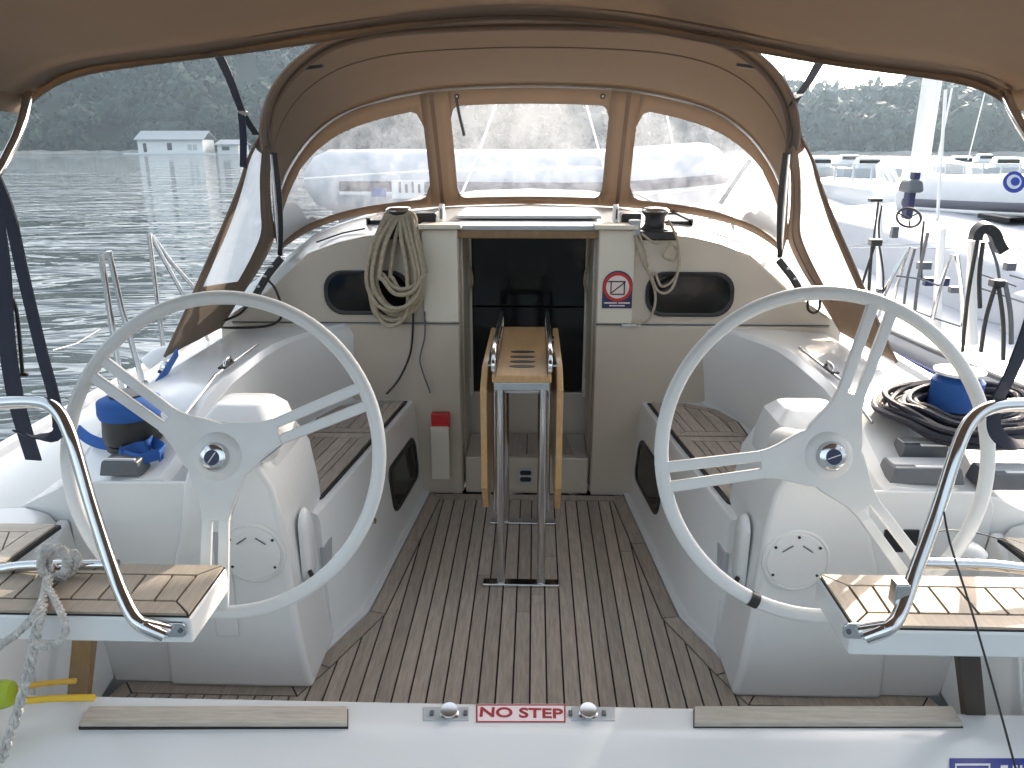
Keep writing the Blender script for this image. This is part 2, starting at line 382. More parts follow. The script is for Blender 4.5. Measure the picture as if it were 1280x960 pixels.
# the wood on the far hillside: nobody could count it
fr = random.Random(11); verts = []; faces = []
protos = []
for s in range(5):
    b2 = BM(); crown_mesh(b2, (0, 0, 0), 7.0, 5.2, 100 + s, n=150, leaf=0.85)
    b2.verts.index_update(); protos.append(([v.co.copy() for v in b2.verts], [[v.index for v in f.verts] for f in b2.faces])); b2.free()
for dens, lo, hi in ((1500, 0.01, 1.02), (420, 0.0, 0.045)):
    for _ in range(dens):
        a = R(fr.uniform(-62, 62)); t = fr.uniform(lo, hi) ** 1.15; g = ground(a, min(t, 1)); k = fr.uniform(.6, 1.25) * (.62 if hi < .1 else 1); ro = fr.uniform(0, 6.28); cs, sn = math.cos(ro) * k, math.sin(ro) * k
        vv, ff = fr.choice(protos); base = len(verts); hz = fr.uniform(.75, 1.25) * k
        verts += [(g.x + p.x * cs - p.y * sn, g.y + p.x * sn + p.y * cs, g.z - (0.8 if hi > .1 else 1.6) + p.z * hz) for p in vv]
        faces += [[i + base for i in f] for f in ff]
me = bpy.data.meshes.new('forest'); me.from_pydata(verts, [], faces); me.materials.append(LEAF)
fo = bpy.data.objects.new('forest', me); COL.objects.link(fo); tag(fo, kind='stuff')
# the trees one can pick out: front row and a few pale crowns
def tree(a, t, h, w, seed, label, group, m):
    g = ground(a, t) - Vector((0, 0, .3)); th = thing('tree', label, 'tree', group); th.location = g
    bm = BM(); a_tube(bm, cr([(0, 0, 0), (.15, 0, h * .3), (-.1, .1, h * .6), (0, 0, h * .85)], 3), lambda q: .28 * (1 - .8 * q), 6)
    for k in range(4):
        b = k * 1.6 + seed; a_tube(bm, [(0, 0, h * (.3 + .1 * k)), (math.cos(b) * w * .3, math.sin(b) * w * .3, h * (.5 + .1 * k))], lambda q: .12 * (1 - .7 * q), 5)
    obj('trunk', bm, BARK, th); bm = BM(); crown_mesh(bm, (0, 0, 0), h, w, seed, n=420, leaf=.62); obj('crown', bm, m, th)
for k, d in enumerate((-38, -35.5, -33.5, -29.5, -27, -24.8, -22, -20.3, 15.5, 18.3, 21, 23.4, 26, 28.8, 31.5)):
    side = 'boathouse end' if d < 0 else 'mast end'
    tree(R(d + fr.uniform(-.4, .4)), fr.uniform(.015, .07), fr.uniform(6, 9.5), fr.uniform(5, 7.5), 300 + k, f'hazy dark green tree in the waterside row at the {side} of the far shore', f'waterside trees on the far shore at the {side}', LEAF)
for k, (d, t) in enumerate(((-21.5, .5), (-20.2, .58), (-22.6, .42))):
    tree(R(d), t, 11, 9, 340 + k, 'tall pale green tree high on the far slope behind the black canopy strap', 'pale trees high on the far slope', LEAF2)

# boathouse and shed
def building(name, label, u0, u1, v0, v1, dist, roofc, group=None):
    p0, p1 = P(u0, v1, y=dist), P(u1, v1, y=dist); w = p1.x - p0.x; h = P(u0, v0, y=dist).z - p0.z; z0 = WZ
    th = thing(name, label, 'boathouse' if name == 'boathouse' else 'shed', group); cx = (p0.x + p1.x) / 2; D = 7.0; hw = h * .60 + (p0.z - z0)
    box_obj('wall', (cx, dist + D / 2, z0 + hw / 2), (w, D, hw), WALLM, th)
    bm = BM(); e = .5; top = z0 + hw + h * .42
    a_prism(bm, [(p0.x - e, dist - .6, z0 + hw - .15), (p0.x - e, dist + D / 2, top), (p0.x - e, dist + D + .6, z0 + hw - .15), (p0.x - e, dist + D + .6, z0 + hw + .1), (p0.x - e, dist + D / 2, top + .25), (p0.x - e, dist - .6, z0 + hw + .1)][::1], (w + 2 * e, 0, 0)); obj('roof', bm, roofc, th)
    return th, p0, w, z0, hw
th, p0, w, z0, hw = building('boathouse', 'white boathouse with grey pitched roof on the far waterline', 173, 254, 165, 189, 190, ROOFM)
for fx, fw, fy, fh, m_, nm in ((.11, .05, 0.42, .62, BLACK, 'door'), (.49, .07, .5, .5, BLACK, 'window'), (.80, .06, .45, .4, LGREY, 'window'), (.88, .06, .45, .4, LGREY, 'window')):
    f = box_obj(nm, (p0.x + w * fx, 190 - .03, z0 + hw * fy + .1), (w * fw, .12, hw * fh), m_, th)
    box_obj('frame', (p0.x + w * fx, 190 - .02, z0 + hw * (fy + fh / 2) + .18), (w * fw + .3, .16, .14), WHITEP, f)
box_obj('sill', (p0.x + w / 2, 189.2, z0 + .1), (w + 6, 1.4, .35), WALLM, th)
th, p0, w, z0, hw = building('shed', 'small low shed beside the boathouse on the far waterline', 272, 298, 176, 188, 192, ROOFM)
box_obj('window', (p0.x + w * .4, 191.95, z0 + hw * .6), (w * .35, .12, hw * .4), BLACK, th)

# ================================================================== THE YACHT
YB = thing('sailing_yacht', 'white sailing yacht with a teak cockpit, seen from its stern', 'sailboat')
# --- cockpit sole
SOLE_R = [(0.473, 3.47), (0.515, 3.0), (0.562, 2.46), (0.685, 2.16), (0.735, 2.055), (1.27, 2.055), (1.33, 1.74)]
sole = [(-x, y) for x, y in SOLE_R[::-1]] + SOLE_R
sole = [(x, y) for x, y in sole]
bm = BM(); a_prism(bm, [(x, y, -.03) for x, y in sole], (0, 0, .03)); S = obj('cockpit_sole', bm, CAULK, YB)
lay(sole, 0.0005, TEAK, S, w=.0535, gap=.006, margin=.055, butts=.25, off=.0268)
# --- cockpit shell, one loft for each side
def xs(y):
    pts = sorted([(p[1], p[0]) for p in SOLE_R[:5]])
    if y <= pts[0][0]: return pts[0][1]
    for (y0, x0), (y1, x1) in zip(pts, pts[1:]):
        if y0 <= y <= y1: return x0 + (x1 - x0) * (y - y0) / (y1 - y0)
    return pts[-1][1]
def xb(y): return 0.555 + (3.45 - y) / (3.45 - 2.355) * 0.125
def shell_profile(y, aft=False):
    k = min(max((y - 2.06) / .5, 0), 1); zc = .715 + .14 * (k * k * (3 - 2 * k)); zs = .485 if y > 2.3 else .43
    b = xb(y) if y > 2.3 else xb(2.355) + .03
    sw = min(max((y - 2.95) / .55, 0), 1) ** 2.2
    return [(xs(y) + .004, -.06), (xs(y) + .004, .012), (xs(y) + .028, .012), (xs(y) + .036, .03), (b - .012, zs - .03), (b - .004, zs - .008), (b + .012, zs), (.935 - .12 * sw, zs), (.955 - .12 * sw, zs + .012), (1.005 - .2 * sw, zc - .11), (1.022 - .22 * sw, zc - .05), (1.04 - .22 * sw, zc - .015), (1.07 - .22 * sw, zc), (1.36, zc - .03), (1.395, zc - .05), (1.45, .64), (1.50, .615), (1.86, .585), (1.875, .61), (1.92, .61), (1.93, .57), (1.90, .2), (1.72, -.9), (1.2, -.95)]
for s, sd_ in SIDES:
    bm = BM(); rows = []
    for y in (2.06, 2.12, 2.2, 2.298, 2.302, 2.45, 2.6, 2.8, 2.95, 3.1, 3.2, 3.28, 3.36, 3.43, 3.5, 3.56, 4.5, 6.0, 8.0):
        pr = shell_profile(min(y, 3.6)); nar = 1.0 if y < 5 else 1 - .05 * (y - 5)
        rows.append([(s * x * (nar if x > 1.2 else 1), y, z) for x, z in pr])
    vs = a_grid(bm, rows); bm.faces.new(vs[0]); o = obj('cockpit_coaming', bm, GRP, YB, bevel=.012, seg=3)
# quarter decks, aft of the coaming
for s, sd_ in SIDES:
    bm = BM()
    rings = []
    for y in (.6, 1.2, 1.6, 1.9, 2.06):
        zt = .60 + (.02 if y > 1.8 else 0); xi = 1.36 if y > 1.7 else 1.36
        rings.append([(s * x, y, z) for x, z in ((xi, -.7), (xi, zt - .10), (xi + .05, zt - .02), (xi + .12, zt), (1.87, zt - .02), (1.91, zt - .06), (1.90, .2), (1.75, -.7))])
    a_loft(bm, rings); q = obj('quarter_deck', bm, GRP, YB, bevel=.02, seg=3)
    # small teak step on the quarter
    pp = [(P(70, 657, z=.618)), (P(-60, 655, z=.618)), (P(-60, 712, z=.618)), (P(0, 707, z=.618))]
    poly = [(s * abs(p.x), p.y) for p in pp]
    bm = BM(); a_prism(bm, [(x, y, .604) for x, y in inset(poly, -.008)[1]], (0, 0, .012)); st = obj('step_pad', bm, CAULK, YB)
    lay(poly, .6165, TEAKX, st, w=.07, margin=.045, ang=R(25) * s)
# --- transom ledge across the stern
bm = BM(); prof = [(1.668, .10), (1.668, .262), (1.660, .270), (1.585, .270), (1.555, .266), (1.52, .256), (1.30, .225), (1.1, .19), (1.1, -.2), (1.6, -.2)]
a_loft(bm, [[(x, y, z) for y, z in prof] for x in (-1.36, -.6, 0, .6, 1.36)]); TL = obj('transom_ledge', bm, GRP, YB, bevel=.006, seg=3)
bm = BM(); a_prism(bm, [(-1.36, 1.0, .12), (1.36, 1.0, .12), (1.36, 1.12, .12), (-1.36, 1.12, .12)], (0, 0, -.3)); obj('transom_lip', bm, GRP, YB, bevel=.01)
# inner hull wall between transom and coaming
for s, sd_ in SIDES:
    bm = BM(); a_prism(bm, [(s * 1.30, 1.672, -.04), (s * 1.355, 1.672, -.04), (s * 1.355, 1.90, .50), (s * 1.355, 2.055, .58), (s * 1.30, 2.055, .02)], (s * .04, 0, 0)); obj('bulwark', bm, GRP, YB, bevel=.01)
# flat moulded panel across the aft end of each coaming
for s, sd_ in SIDES:
    bm = BM(); a_prism(bm, [(s * x, 2.048, z) for x, z in ((.95, .008), (1.30, .008), (1.352, .30), (1.352, .66), (1.33, .705), (.95, .705))], (0, .014, 0)); obj('helm_panel', bm, GRP, YB, bevel=.006)
for u0, u1, v0, v1 in ((1106, 1128, 662, 690), (1130, 1146, 662, 682)):
    a, b = P(u0, v0, y=2.046), P(u1, v1, y=2.046); box_obj('access_panel', ((a.x + b.x) / 2, 2.046, (a.z + b.z) / 2), (b.x - a.x, .008, a.z - b.z), BLACK, YB, bevel=.002)
c = P(1210, 690, z=.63); bm = BM(); a_lathe(bm, [(.045, -.02), (.045, .012), (.03, .026), (0, .03)], (c.x, c.y, .622), seg=24); obj('deck_vent', bm, LGREY, YB)
# --- bench teak
for s, sd_ in SIDES:
    for y0, y1 in ((3.015, 3.44), (2.365, 3.0)):
        poly = [(s * (xb(y1) + .022), y1), (s * .915, y1 - (.10 if y1 > 3.2 else 0)), (s * .915, y0), (s * (xb(y0) + .022), y0)]
        if y1 > 3.2: poly = [(s * (xb(y1) + .022), y1), (s * .74, y1 - .005), (s * .86, y1 - .09), (s * .915, y1 - .24), (s * .915, y0), (s * (xb(y0) + .022), y0)]
        else: poly = [(s * (xb(y1) + .022), y1), (s * .915, y1), (s * .915, y0 + .02), (s * .80, y0 - .02), (s * (xb(y0) + .06), y0 - .02), (s * (xb(y0) + .022), y0 + .05)]
        bm = BM(); a_prism(bm, [(x, y, .4865) for x, y in inset(poly, -.012)[1]], (0, 0, .007)); b = obj('bench_seat', bm, CAULK, YB)
        lay(poly, .494, TEAK, b, w=.055, margin=.045, ang=-s * math.atan(.114), butts=.4)
# portlight in each bench wall, latch knob
for s, sd_ in SIDES:
    def wallpt(y, z): return Vector((s * ((xs(y) + .036) + ((xb(y) - .012) - (xs(y) + .036)) * (z - .03) / .425), y, z))
    bm = BM(); rr = rrect(3.20, .235, .42, .21, .05)
    a_loft(bm, [[wallpt(y, z) + Vector((-s * e, 0, 0)) for y, z in rrect(3.20, .235, .42 - d, .21 - d, .05)] for e, d in ((-.01, 0), (.007, 0), (.012, .01), (.012, .03), (.004, .04))]); p = obj('bench_window', bm, BLACK, YB, bevel=0)
    bm = BM(); a_prism(bm, [wallpt(y, z) + Vector((-s * .005, 0, 0)) for y, z in rrect(3.20, .235, .375, .165, .04)], (-s * .0015, 0, 0)); obj('pane', bm, SMOKE, p)
    bm = BM(); a_lathe(bm, [(.0, 0), (.014, 0), (.014, .014), (.006, .02), (0, .02)], wallpt(2.72, .24), (-s, 0, .3)); obj('latch_knob', bm, STEEL, YB)

# --- cabin bulkhead with companionway
YK = 3.5
ctop = [(1.44, .85), (1.40, .885), (1.21, 1.00), (1.11, 1.085), (1.0, 1.177), (.86, 1.227), (.74, 1.255), (.56, 1.275), (.50, 1.285), (.33, 1.29)]
CX0, CX1 = -.298, .298
for s, sd_ in SIDES:
    bm = BM()
    poly = [(s * x, YK, z) for x, z in [(.31, .0), (.31, 1.29)] + ctop[::-1] + [(1.44, .70), (.93, .46), (.64, .44), (.64, 0)]]
    a_prism(bm, poly, (0, .07, 0)); bk = obj('cabin_bulkhead', bm, GRPSHADE, YB, bevel=.014, seg=3)
    # lower half sits a hair proud, a thin grey strip marks the joint
    bm = BM(); a_prism(bm, [(s * x, YK - .010, z) for x, z in ((.316, .0), (.316, .852), (.50, .852), (1.38, .852), (1.38, .80), (.93, .45), (.64, .43), (.64, .0))], (0, .0098, 0)); obj('lower_bulkhead', bm, GRPSHADE, YB, bevel=.006)
    bm = BM(); a_prism(bm, [(s * .316, YK - .003, .855), (s * 1.38, YK - .003, .855), (s * 1.38, YK - .003, .862), (s * .316, YK - .003, .862)], (0, .002, 0)); obj('joint_line', bm, GREY, YB)
    # column beside the companionway
    bm = BM(); a_prism(bm, [(s * x, YK - .022, z) for x, z in ((.315, .864), (.315, 1.292), (.47, 1.288), (.478, 1.27), (.478, .864))], (0, .0215, 0)); obj('bulkhead_column', bm, CREAM, YB, bevel=.008)
    box_obj('column_cap', (s * .39, YK + .02, 1.302), (.19, .14, .02), CREAM, YB, bevel=.006)
    # oval cabin window
    cx = s * .735 if s < 0 else s * .735
    bm = BM(); a_loft(bm, [[(x, YK - e, z) for x, z in rrect(cx, 1.0, .40 - d, .205 - d, .085, 6)] for e, d in ((-.002, 0), (.008, .0), (.010, .012), (.005, .03))]); wn = obj('cabin_window', bm, BLACK, YB)
    bm = BM(); a_prism(bm, [(x, YK - .0062, z) for x, z in rrect(cx, 1.0, .365, .17, .075, 6)], (0, .001, 0)); obj('pane', bm, SMOKE, wn)
# dark cabin beyond the companionway
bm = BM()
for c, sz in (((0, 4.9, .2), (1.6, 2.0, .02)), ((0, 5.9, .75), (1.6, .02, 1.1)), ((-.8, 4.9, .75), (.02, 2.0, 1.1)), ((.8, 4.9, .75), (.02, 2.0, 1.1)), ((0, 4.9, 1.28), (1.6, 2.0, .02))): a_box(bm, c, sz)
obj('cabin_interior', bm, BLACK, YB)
# bridge-deck step recess
bm = BM()
for c, sz in (((0, YK + .165, .095), (.60, .33, .19)), ((0, 3.90, .205), (.62, .08, .41)), ((-.325, 3.745, .64), (.05, .335, 1.25)), ((.325, 3.745, .64), (.05, .335, 1.25))): a_box(bm, c, sz)
obj('companionway_step', bm, GRPSHADE, YB, bevel=.008)
bm = BM(); a_prism(bm, [(-.235, YK + .02, .191), (.235, YK + .02, .191), (.20, YK + .32, .191), (-.20, YK + .32, .191)], (0, 0, .006)); tr_ = obj('step_tread', bm, TEAK, YB)
bm = BM(); a_box(bm, (0, YK + .17, .1985), (.004, .28, .002)); obj('tread_joint', bm, CAULK, tr_)
# smoked washboards in two leaves, jambs
WB = thing('companionway_door', 'dark smoked acrylic door closing the companionway', 'door')
for z0_, z1_ in ((.415, .86), (.868, 1.25)):
    box_obj('washboard', (0, 3.872, (z0_ + z1_) / 2), (.61, .012, z1_ - z0_), SMOKE, WB, bevel=.002)
for s, sd_ in SIDES: box_obj('door_jamb', (s * .292, 3.85, .83), (.018, .03, .87), CREAM, YB, bevel=.003)
bm = BM(); a_prism(bm, [(-.32, YK - .004, 1.248), (.32, YK - .004, 1.248), (.32, YK - .004, 1.283), (-.32, YK - .004, 1.283)], (0, .05, 0)); obj('hatch_trim', bm, BRASSW, YB, bevel=.004)
bm = BM(); a_box(bm, (0, 3.86, 1.292), (.66, .7, .022)); obj('sliding_hatch', bm, LGREY, YB, bevel=.006)
bm = BM(); a_box(bm, (0, 4.02, 1.318), (.70, .52, .016)); obj('hatch_garage', bm, GRP, YB, bevel=.006)
# --- coachroof
bm = BM(); rows = []
full = [(-x, z) for x, z in ctop] + [(0, 1.30)] + ctop[::-1]
for y, kx, dz in ((YK + .068, 1.0, -.012), (3.75, 1.06, 0), (4.05, 1.12, .025), (4.6, 1.12, .03), (5.6, 1.05, .02), (7.0, .92, -.02), (9.0, .7, -.12)):
    rows.append([(x * (kx if abs(x) > .6 else 1), y, z + (dz if z > .9 else 0)) for x, z in full])
    if y == YK + .068: pass
bm2 = a_grid(bm, rows, skip=lambda i, k: i == 0 and k in (8, 9, 10, 11)); obj('coachroof', bm, GRP, YB, sharp=60)
bm = BM(); a_prism(bm, [(x, 8.0 + .0, z) for x, z in ((-1.7, .5), (1.7, .5), (1.7, .62), (-1.7, .62))], (0, 3.5, 0)); obj('foredeck', bm, GRP, YB)
# coachroof hand grips seen as dark slots
for s, sd_ in SIDES:
    for k, (x0, x1) in enumerate(((.78, 1.02), (.62, 1.10))):
        pts = [V(s * (x0 + (x1 - x0) * t), 3.72 + .12 * k + .05 * math.sin(t * 3), 0) for t in (0, .25, .5, .75, 1)]
        for p in pts:
            ax = abs(p.x) / 1.055; zz = 1.29
            for (xa, za), (xc, zc) in zip(ctop, ctop[1:]):
                if xc <= ax <= xa: zz = zc + (za - zc) * (ax - xc) / (xa - xc)
            p.z = zz + .012
        tube_obj('deck_line', pts, .004, BLACK, YB, seg=6)

# ================================================================== HELMS
WT = R(17)
def wheel(s, label, angs):
    th = thing('steering_wheel', label, 'steering wheel', 'twin steering wheels')
    C0 = P(287, 569, y=1.80) if s < 0 else P(1033, 568, y=1.80)
    C0 = V(-.757 if s < 0 else .750, C0.y, C0.z); RR = .400
    ex, ey, n = V(1, 0, 0), V(0, math.sin(WT), math.cos(WT)), V(0, -math.cos(WT), math.sin(WT))
    def W2(a, b, c=0): return C0 + ex * a + ey * b + n * c
    bm = BM(); rings = []
    N = 96
    for i in range(N):
        a = 2 * math.pi * i / N; ring = []
        for k in range(12):
            q = 2 * math.pi * k / 12; dr, dz = .0178 * math.cos(q), .0135 * math.sin(q)
            ring.append(bm.verts.new(W2((RR + dr) * math.cos(a), (RR + dr) * math.sin(a), dz)))
        rings.append(ring)
    for i in range(N):
        A, B = rings[i], rings[(i + 1) % N]
        for k in range(12): bm.faces.new((A[k], A[(k + 1) % 12], B[(k + 1) % 12], B[k]))
    obj('rim', bm, WHEELM, th)
    if s > 0:
        q = [R(-115 + d) for d in (-1.6, 0, 1.6)]; bm = BM(); a_tube(bm, [W2(RR * math.cos(t), RR * math.sin(t)) for t in q], .0195, 14); obj('grip_band', bm, BLACK, th)
    for a in angs:
        a = R(a); dx, dy = math.cos(a), math.sin(a)
        def at(r, t, c): return W2(r * dx - t * dy, r * dy + t * dx, c)
        def dish(r): return .030 * (1 - r / RR)
        bm = BM()
        # two bars either side of a slot, joined by a web towards the hub
        for sg in (-1, 1):
            sec = []
            for r in (.155, .20, .26, .32, RR - .005):
                w0, w1 = .0085 + .002 * (r - .15) / .25, .034 + .005 * (r - .15) / .25
                d = dish(r)
                sec.append([at(r, sg * w0, d - .008), at(r, sg * w1, d - .008), at(r, sg * w1, d + .007), at(r, sg * w0, d + .007)])
            a_loft(bm, sec)
        obj('spoke', bm, WHEELM, th, bevel=.004, seg=3)
    # one moulded web joins the spokes with swept fillets
    out = []
    for a in sorted(angs):
        half = []
        for q in range(17):
            r = .166 - (.166 - .082) * q / 16; w = .0352 + .040 * (q / 16 * .97) ** 2.0; d = min(math.asin(min(w / r, 1)), R(59.5)); half.append((r, d))
        for r, d in half[::-1]: out.append((r, R(a) - d))
        for r, d in half: out.append((r, R(a) + d))
    bm = BM(); lo = [bm.verts.new(W2(r * math.cos(t), r * math.sin(t), .030 * (1 - r / RR) - .0088)) for r, t in out]; hi = [bm.verts.new(W2(r * math.cos(t), r * math.sin(t), .030 * (1 - r / RR) + .0078)) for r, t in out]
    c0, c1 = bm.verts.new(W2(0, 0, .018)), bm.verts.new(W2(0, 0, .040)); m_ = len(out)
    for i in range(m_):
        j = (i + 1) % m_; bm.faces.new((lo[i], lo[j], hi[j], hi[i])); bm.faces.new((c0, lo[j], lo[i])); bm.faces.new((c1, hi[i], hi[j]))
    obj('hub_web', bm, WHEELM, th, bevel=.004, seg=3)
    bm = BM(); a_lathe(bm, [(0, -.02), (.05, -.02), (.062, .030), (.056, .038), (.046, .043), (.038, .046), (0, .046)], W2(0, 0, 0), n, 40); obj('hub', bm, WHEELM, th)
    bm = BM(); a_lathe(bm, [(.036, .044), (.036, .052), (.032, .062), (.024, .066), (.0, .066)], W2(0, 0, 0), n, 32); cap = obj('hub_cap', bm, STEEL, th)
    bm = BM(); a_lathe(bm, [(0, .0655), (.019, .0655), (.019, .0672), (0, .0672)], W2(0, 0, 0), n, 28); obj('emblem', bm, SIGNK, cap)
    bm = BM(); pts = [W2(.016 * math.cos(q) * (-1 if s < 0 else 1) , .016 * math.sin(q), .0677) for q in (R(125 if s < 0 else 20), R(305 if s < 0 else 200))]
    a_tube(bm, pts, .0012, 6); obj('emblem_stripe', bm, WHITEP, cap)
    bm = BM(); a_lathe(bm, [(.05, -.30), (.05, -.02), (0, -.02)], W2(0, 0, 0), n, 20); obj('shaft', bm, GRP, th)
wheel(-1, 'white three-spoke steering wheel in front of the blue strap', (146, 23, 267))
wheel(1, 'white three-spoke steering wheel in front of the black rope coil', (69, 189, 308))

for s, lab in ((-1, 'white steering pedestal behind the wheel near the blue strap'), (1, 'white steering pedestal behind the wheel near the black rope coil')):
    th = thing('helm_pedestal', lab, 'pedestal', 'twin steering pedestals')
    bm = BM(); a_prism(bm, [(s * x, 2.03, z) for x, z in ((.655, .004), (.672, .10), (.690, .30), (.702, .56), (.722, .70), (.765, .775), (.80, .79), (.93, .79), (.965, .765), (.99, .70), (1.02, .55), (1.08, .36), (1.11, .20), (1.12, .004))], (0, .40, 0)); obj('body', bm, GRP, th, bevel=.03, seg=4)
    bm = BM(); rings = []
    for z, x0, x1, y0, y1, r in ((.70, .735, .985, 2.10, 2.38, .03), (.80, .742, .978, 2.11, 2.37, .03), (.862, .755, .965, 2.14, 2.35, .03), (.893, .785, .940, 2.19, 2.32, .025), (.897, .80, .925, 2.205, 2.31, .02)):
        rings.append([(s * x, y, z) for x, y in rrect((x0 + x1) / 2, (y0 + y1) / 2, x1 - x0, y1 - y0, r, 4)])
    a_loft(bm, rings); obj('visor', bm, GRP, th, sharp=24)
    # raised rib under the shaft with its groove
    xr = s * .905 if s < 0 else s * .70
    xr = -.905 if s < 0 else .80
    if s < 0:
        bm = BM(); a_prism(bm, [(xr - .035, 2.030, .20), (xr + .035, 2.030, .20), (xr + .035, 2.030, .72), (xr - .035, 2.030, .72)], (0, -.008, 0)); rb = obj('rib', bm, GRP, th, bevel=.004)
        bm = BM(); a_prism(bm, [(xr - .010, 2.0225, .34), (xr + .010, 2.0225, .34), (xr + .010, 2.0225, .56), (xr - .010, 2.0225, .56)], (0, -.002, 0)); obj('groove', bm, LGREY, rb)
    hx = s * .80; hc = V(hx, 2.028, .49)
    bm = BM(); a_lathe(bm, [(.098, -.006), (.098, .003), (.092, .005), (.090, .0015), (.086, .0015), (.084, .005), (0, .006)], hc, (0, -1, .03), 40); hp = obj('inspection_plate', bm, GRP, th, sharp=25)
    for a in (35, -35, 215, 145, 90):
        if s < 0 and a == 90: continue
        bm = BM(); a_lathe(bm, [(.0045, 0), (.0045, .0025), (0, .003)], hc + V(.078 * math.cos(R(a)), -.005, .078 * math.sin(R(a))), (0, -1, 0), 10); obj('screw', bm, BLACK, hp)
    for a in (125, 55):
        d = V(math.cos(R(a - 90)), 0, math.sin(R(a - 90))); bm = BM(); c = hc + V(.05 * math.cos(R(a)), -.007, .05 * math.sin(R(a)))
        a_tube(bm, [c - d * .018, c + d * .018], .0018, 6); obj('slot', bm, GREY, hp)
    # engine lever housing on the inboard side
    bm = BM(); rings = []
    for e, k in ((0, 1.0), (.012, .97), (.020, .88), (.025, .6)):
        rings.append([(s * (.69 - e), y, z) for y, z in rrect(2.17, .44, .10 * k, .25 * k, .048 * k, 5)])
    a_loft(bm, rings); obj('lever_housing', bm, GRP, th, sharp=60)
    bm = BM(); a_tube(bm, [V(s * .668, 2.13, .37), V(s * .65, 2.11, .35), V(s * .645, 2.08, .355)], .008, 8); obj('lever', bm, BLACK, th)
    # pale foot locker lid beside the pedestal
    box_obj('locker_latch', (s * .672, 2.34, .30), (.02, .09, .12), LGREY, th, bevel=.004)

# ================================================================== HELM SEATS, rails
for s, lab in ((-1, 'white helm seat with teak top and a rope tied above it'), (1, 'white helm seat with teak top crossed by a thin dark wire')):
    th = thing('helm_bench', lab, 'seat', 'twin helm seats with teak tops')
    top = [(s * .69, 1.392), (s * .69, 1.60), (s * 1.62, 1.60), (s * 1.62, 1.392)]
    bm = BM(); a_prism(bm, [(x, y, .632) for x, y in top], (0, 0, .063)); obj('seat_base', bm, GRP, th, bevel=.008, seg=3)
    bm = BM(); a_prism(bm, [(x, y, .693) for x, y in inset(top, .004)[1]], (0, 0, .004)); obj('caulk_bed', bm, CAULK, th)
    lay(inset(top, .006)[1], .6975, TEAKB, th, w=.062, gap=.0065, margin=.042, ang=R(3) * s, off=.03)
for s, lab, lab2 in ((-1, 'brown wooden strut leaning below the seat with the rope', 'a'), (1, 'dark wooden strut leaning below the seat crossed by the wire', 'b')):
    p0 = P(145, 800, y=1.62) if s < 0 else P(1163, 800, y=1.62); p1 = V(s * 1.205, 1.70, .14)
    p0 = V(s * 1.03, 1.60, .632)
    bm = BM(); a_ribbon(bm, [p0, p1], .05, .035, (1, 0, 0)); tag(obj('wooden_strut', bm, BRASSW if s < 0 else mat('dark_wood', (.05, .035, .025), .5, var=.2), bevel=.004), lab, 'strut', 'wooden seat struts')

for s, lab in ((-1, 'bent chrome handrail beside the seat with the rope'), (1, 'bent chrome handrail beside the seat crossed by the wire')):
    th = thing('handrail', lab, 'rail', 'chrome handrails at the helm seats')
    if s < 0: px = [(-60, 508, 1.60), (0, 504, 1.60), (45, 503, 1.59), (70, 512, 1.57), (88, 545, 1.54), (112, 625, 1.49), (138, 705, 1.43), (158, 755, 1.385), (175, 780, 1.36), (205, 795, 1.365)]
    else: px = [(1345, 508, 1.60), (1275, 506, 1.60), (1238, 510, 1.59), (1214, 526, 1.57), (1197, 560, 1.54), (1172, 638, 1.49), (1143, 718, 1.43), (1125, 766, 1.385), (1110, 785, 1.36), (1082, 797, 1.365)]
    pts = [P(u, v, y=y) for u, v, y in px]
    tube_obj('tube', pts, .0145, STEEL, th, seg=14, smooth=6)
    e = pts[-1]; fl = V(s * .745 if s < 0 else .775, 1.3875, .665); fl = V(e.x, 1.3885, e.z)
    bm = BM(); a_prism(bm, [(x, 1.3905, z) for x, z in rrect(e.x, e.z, .075, .036, .012, 4)], (0, -.006, 0)); f = obj('flange', bm, STEEL, th, bevel=.002)
    for dx in (-.026, .026):
        bm = BM(); a_lathe(bm, [(.005, 0), (.005, .003), (0, .004)], (e.x + dx, 1.3845, e.z), (0, -1, 0), 10); obj('screw', bm, GREY, f)
    tube_obj('collar', [pts[-2], pts[-1] + V(0, .02, 0)], .0165, STEEL, th)
    # cross tube over the back of the seat
    q = [P(u, v, y=1.55) for u, v in (((-40, 716), (0, 712), (40, 707), (147, 706)) if s < 0 else ((1330, 716), (1280, 711), (1230, 706), (1148, 704)))]
    tube_obj('cross_tube', q, .0125, STEEL, th, seg=12, smooth=4)
    if s > 0:
        bm = BM(); a_box(bm, P(1124, 740, y=1.41), (.03, .03, .05)); obj('clip', bm, STEEL, th, bevel=.004)
    else:
        bm = BM(); a_box(bm, P(1200, 555, y=1.52), (.001, .001, .001)); bm.free()

# navy webbing straps of the canopy
for lab, px, w, y in (('navy webbing strap running down from the canopy to the chrome rail by the blue strap', [(-14, 205), (10, 262), (28, 340), (52, 440), (68, 500), (72, 540), (45, 545), (20, 540)], .036, 1.66),
                      ('wide black strap hanging outboard of the navy webbing', [(-10, 250), (2, 330), (8, 420), (20, 500), (42, 575)], .055, 1.74)):
    bm = BM(); a_ribbon(bm, cr([P(u, v, y=y) for u, v in px], 6), w, .004, (1, -.35, 0)); tag(obj('strap', bm, NAVY), lab, 'strap', 'canopy straps')
bm = BM(); a_ribbon(bm, cr([P(u, v, y=1.62) for u, v in ((1300, 360), (1282, 420), (1262, 470), (1245, 505), (1243, 535), (1258, 552), (1285, 556))], 6), .036, .004, (1, .35, 0)); tag(obj('strap', bm, NAVY), 'navy webbing strap running down to the chrome rail by the black rope coil', 'strap', 'canopy straps')
th = thing('boat_hook', 'thin black boat hook standing beside the wide black strap', 'boat hook')
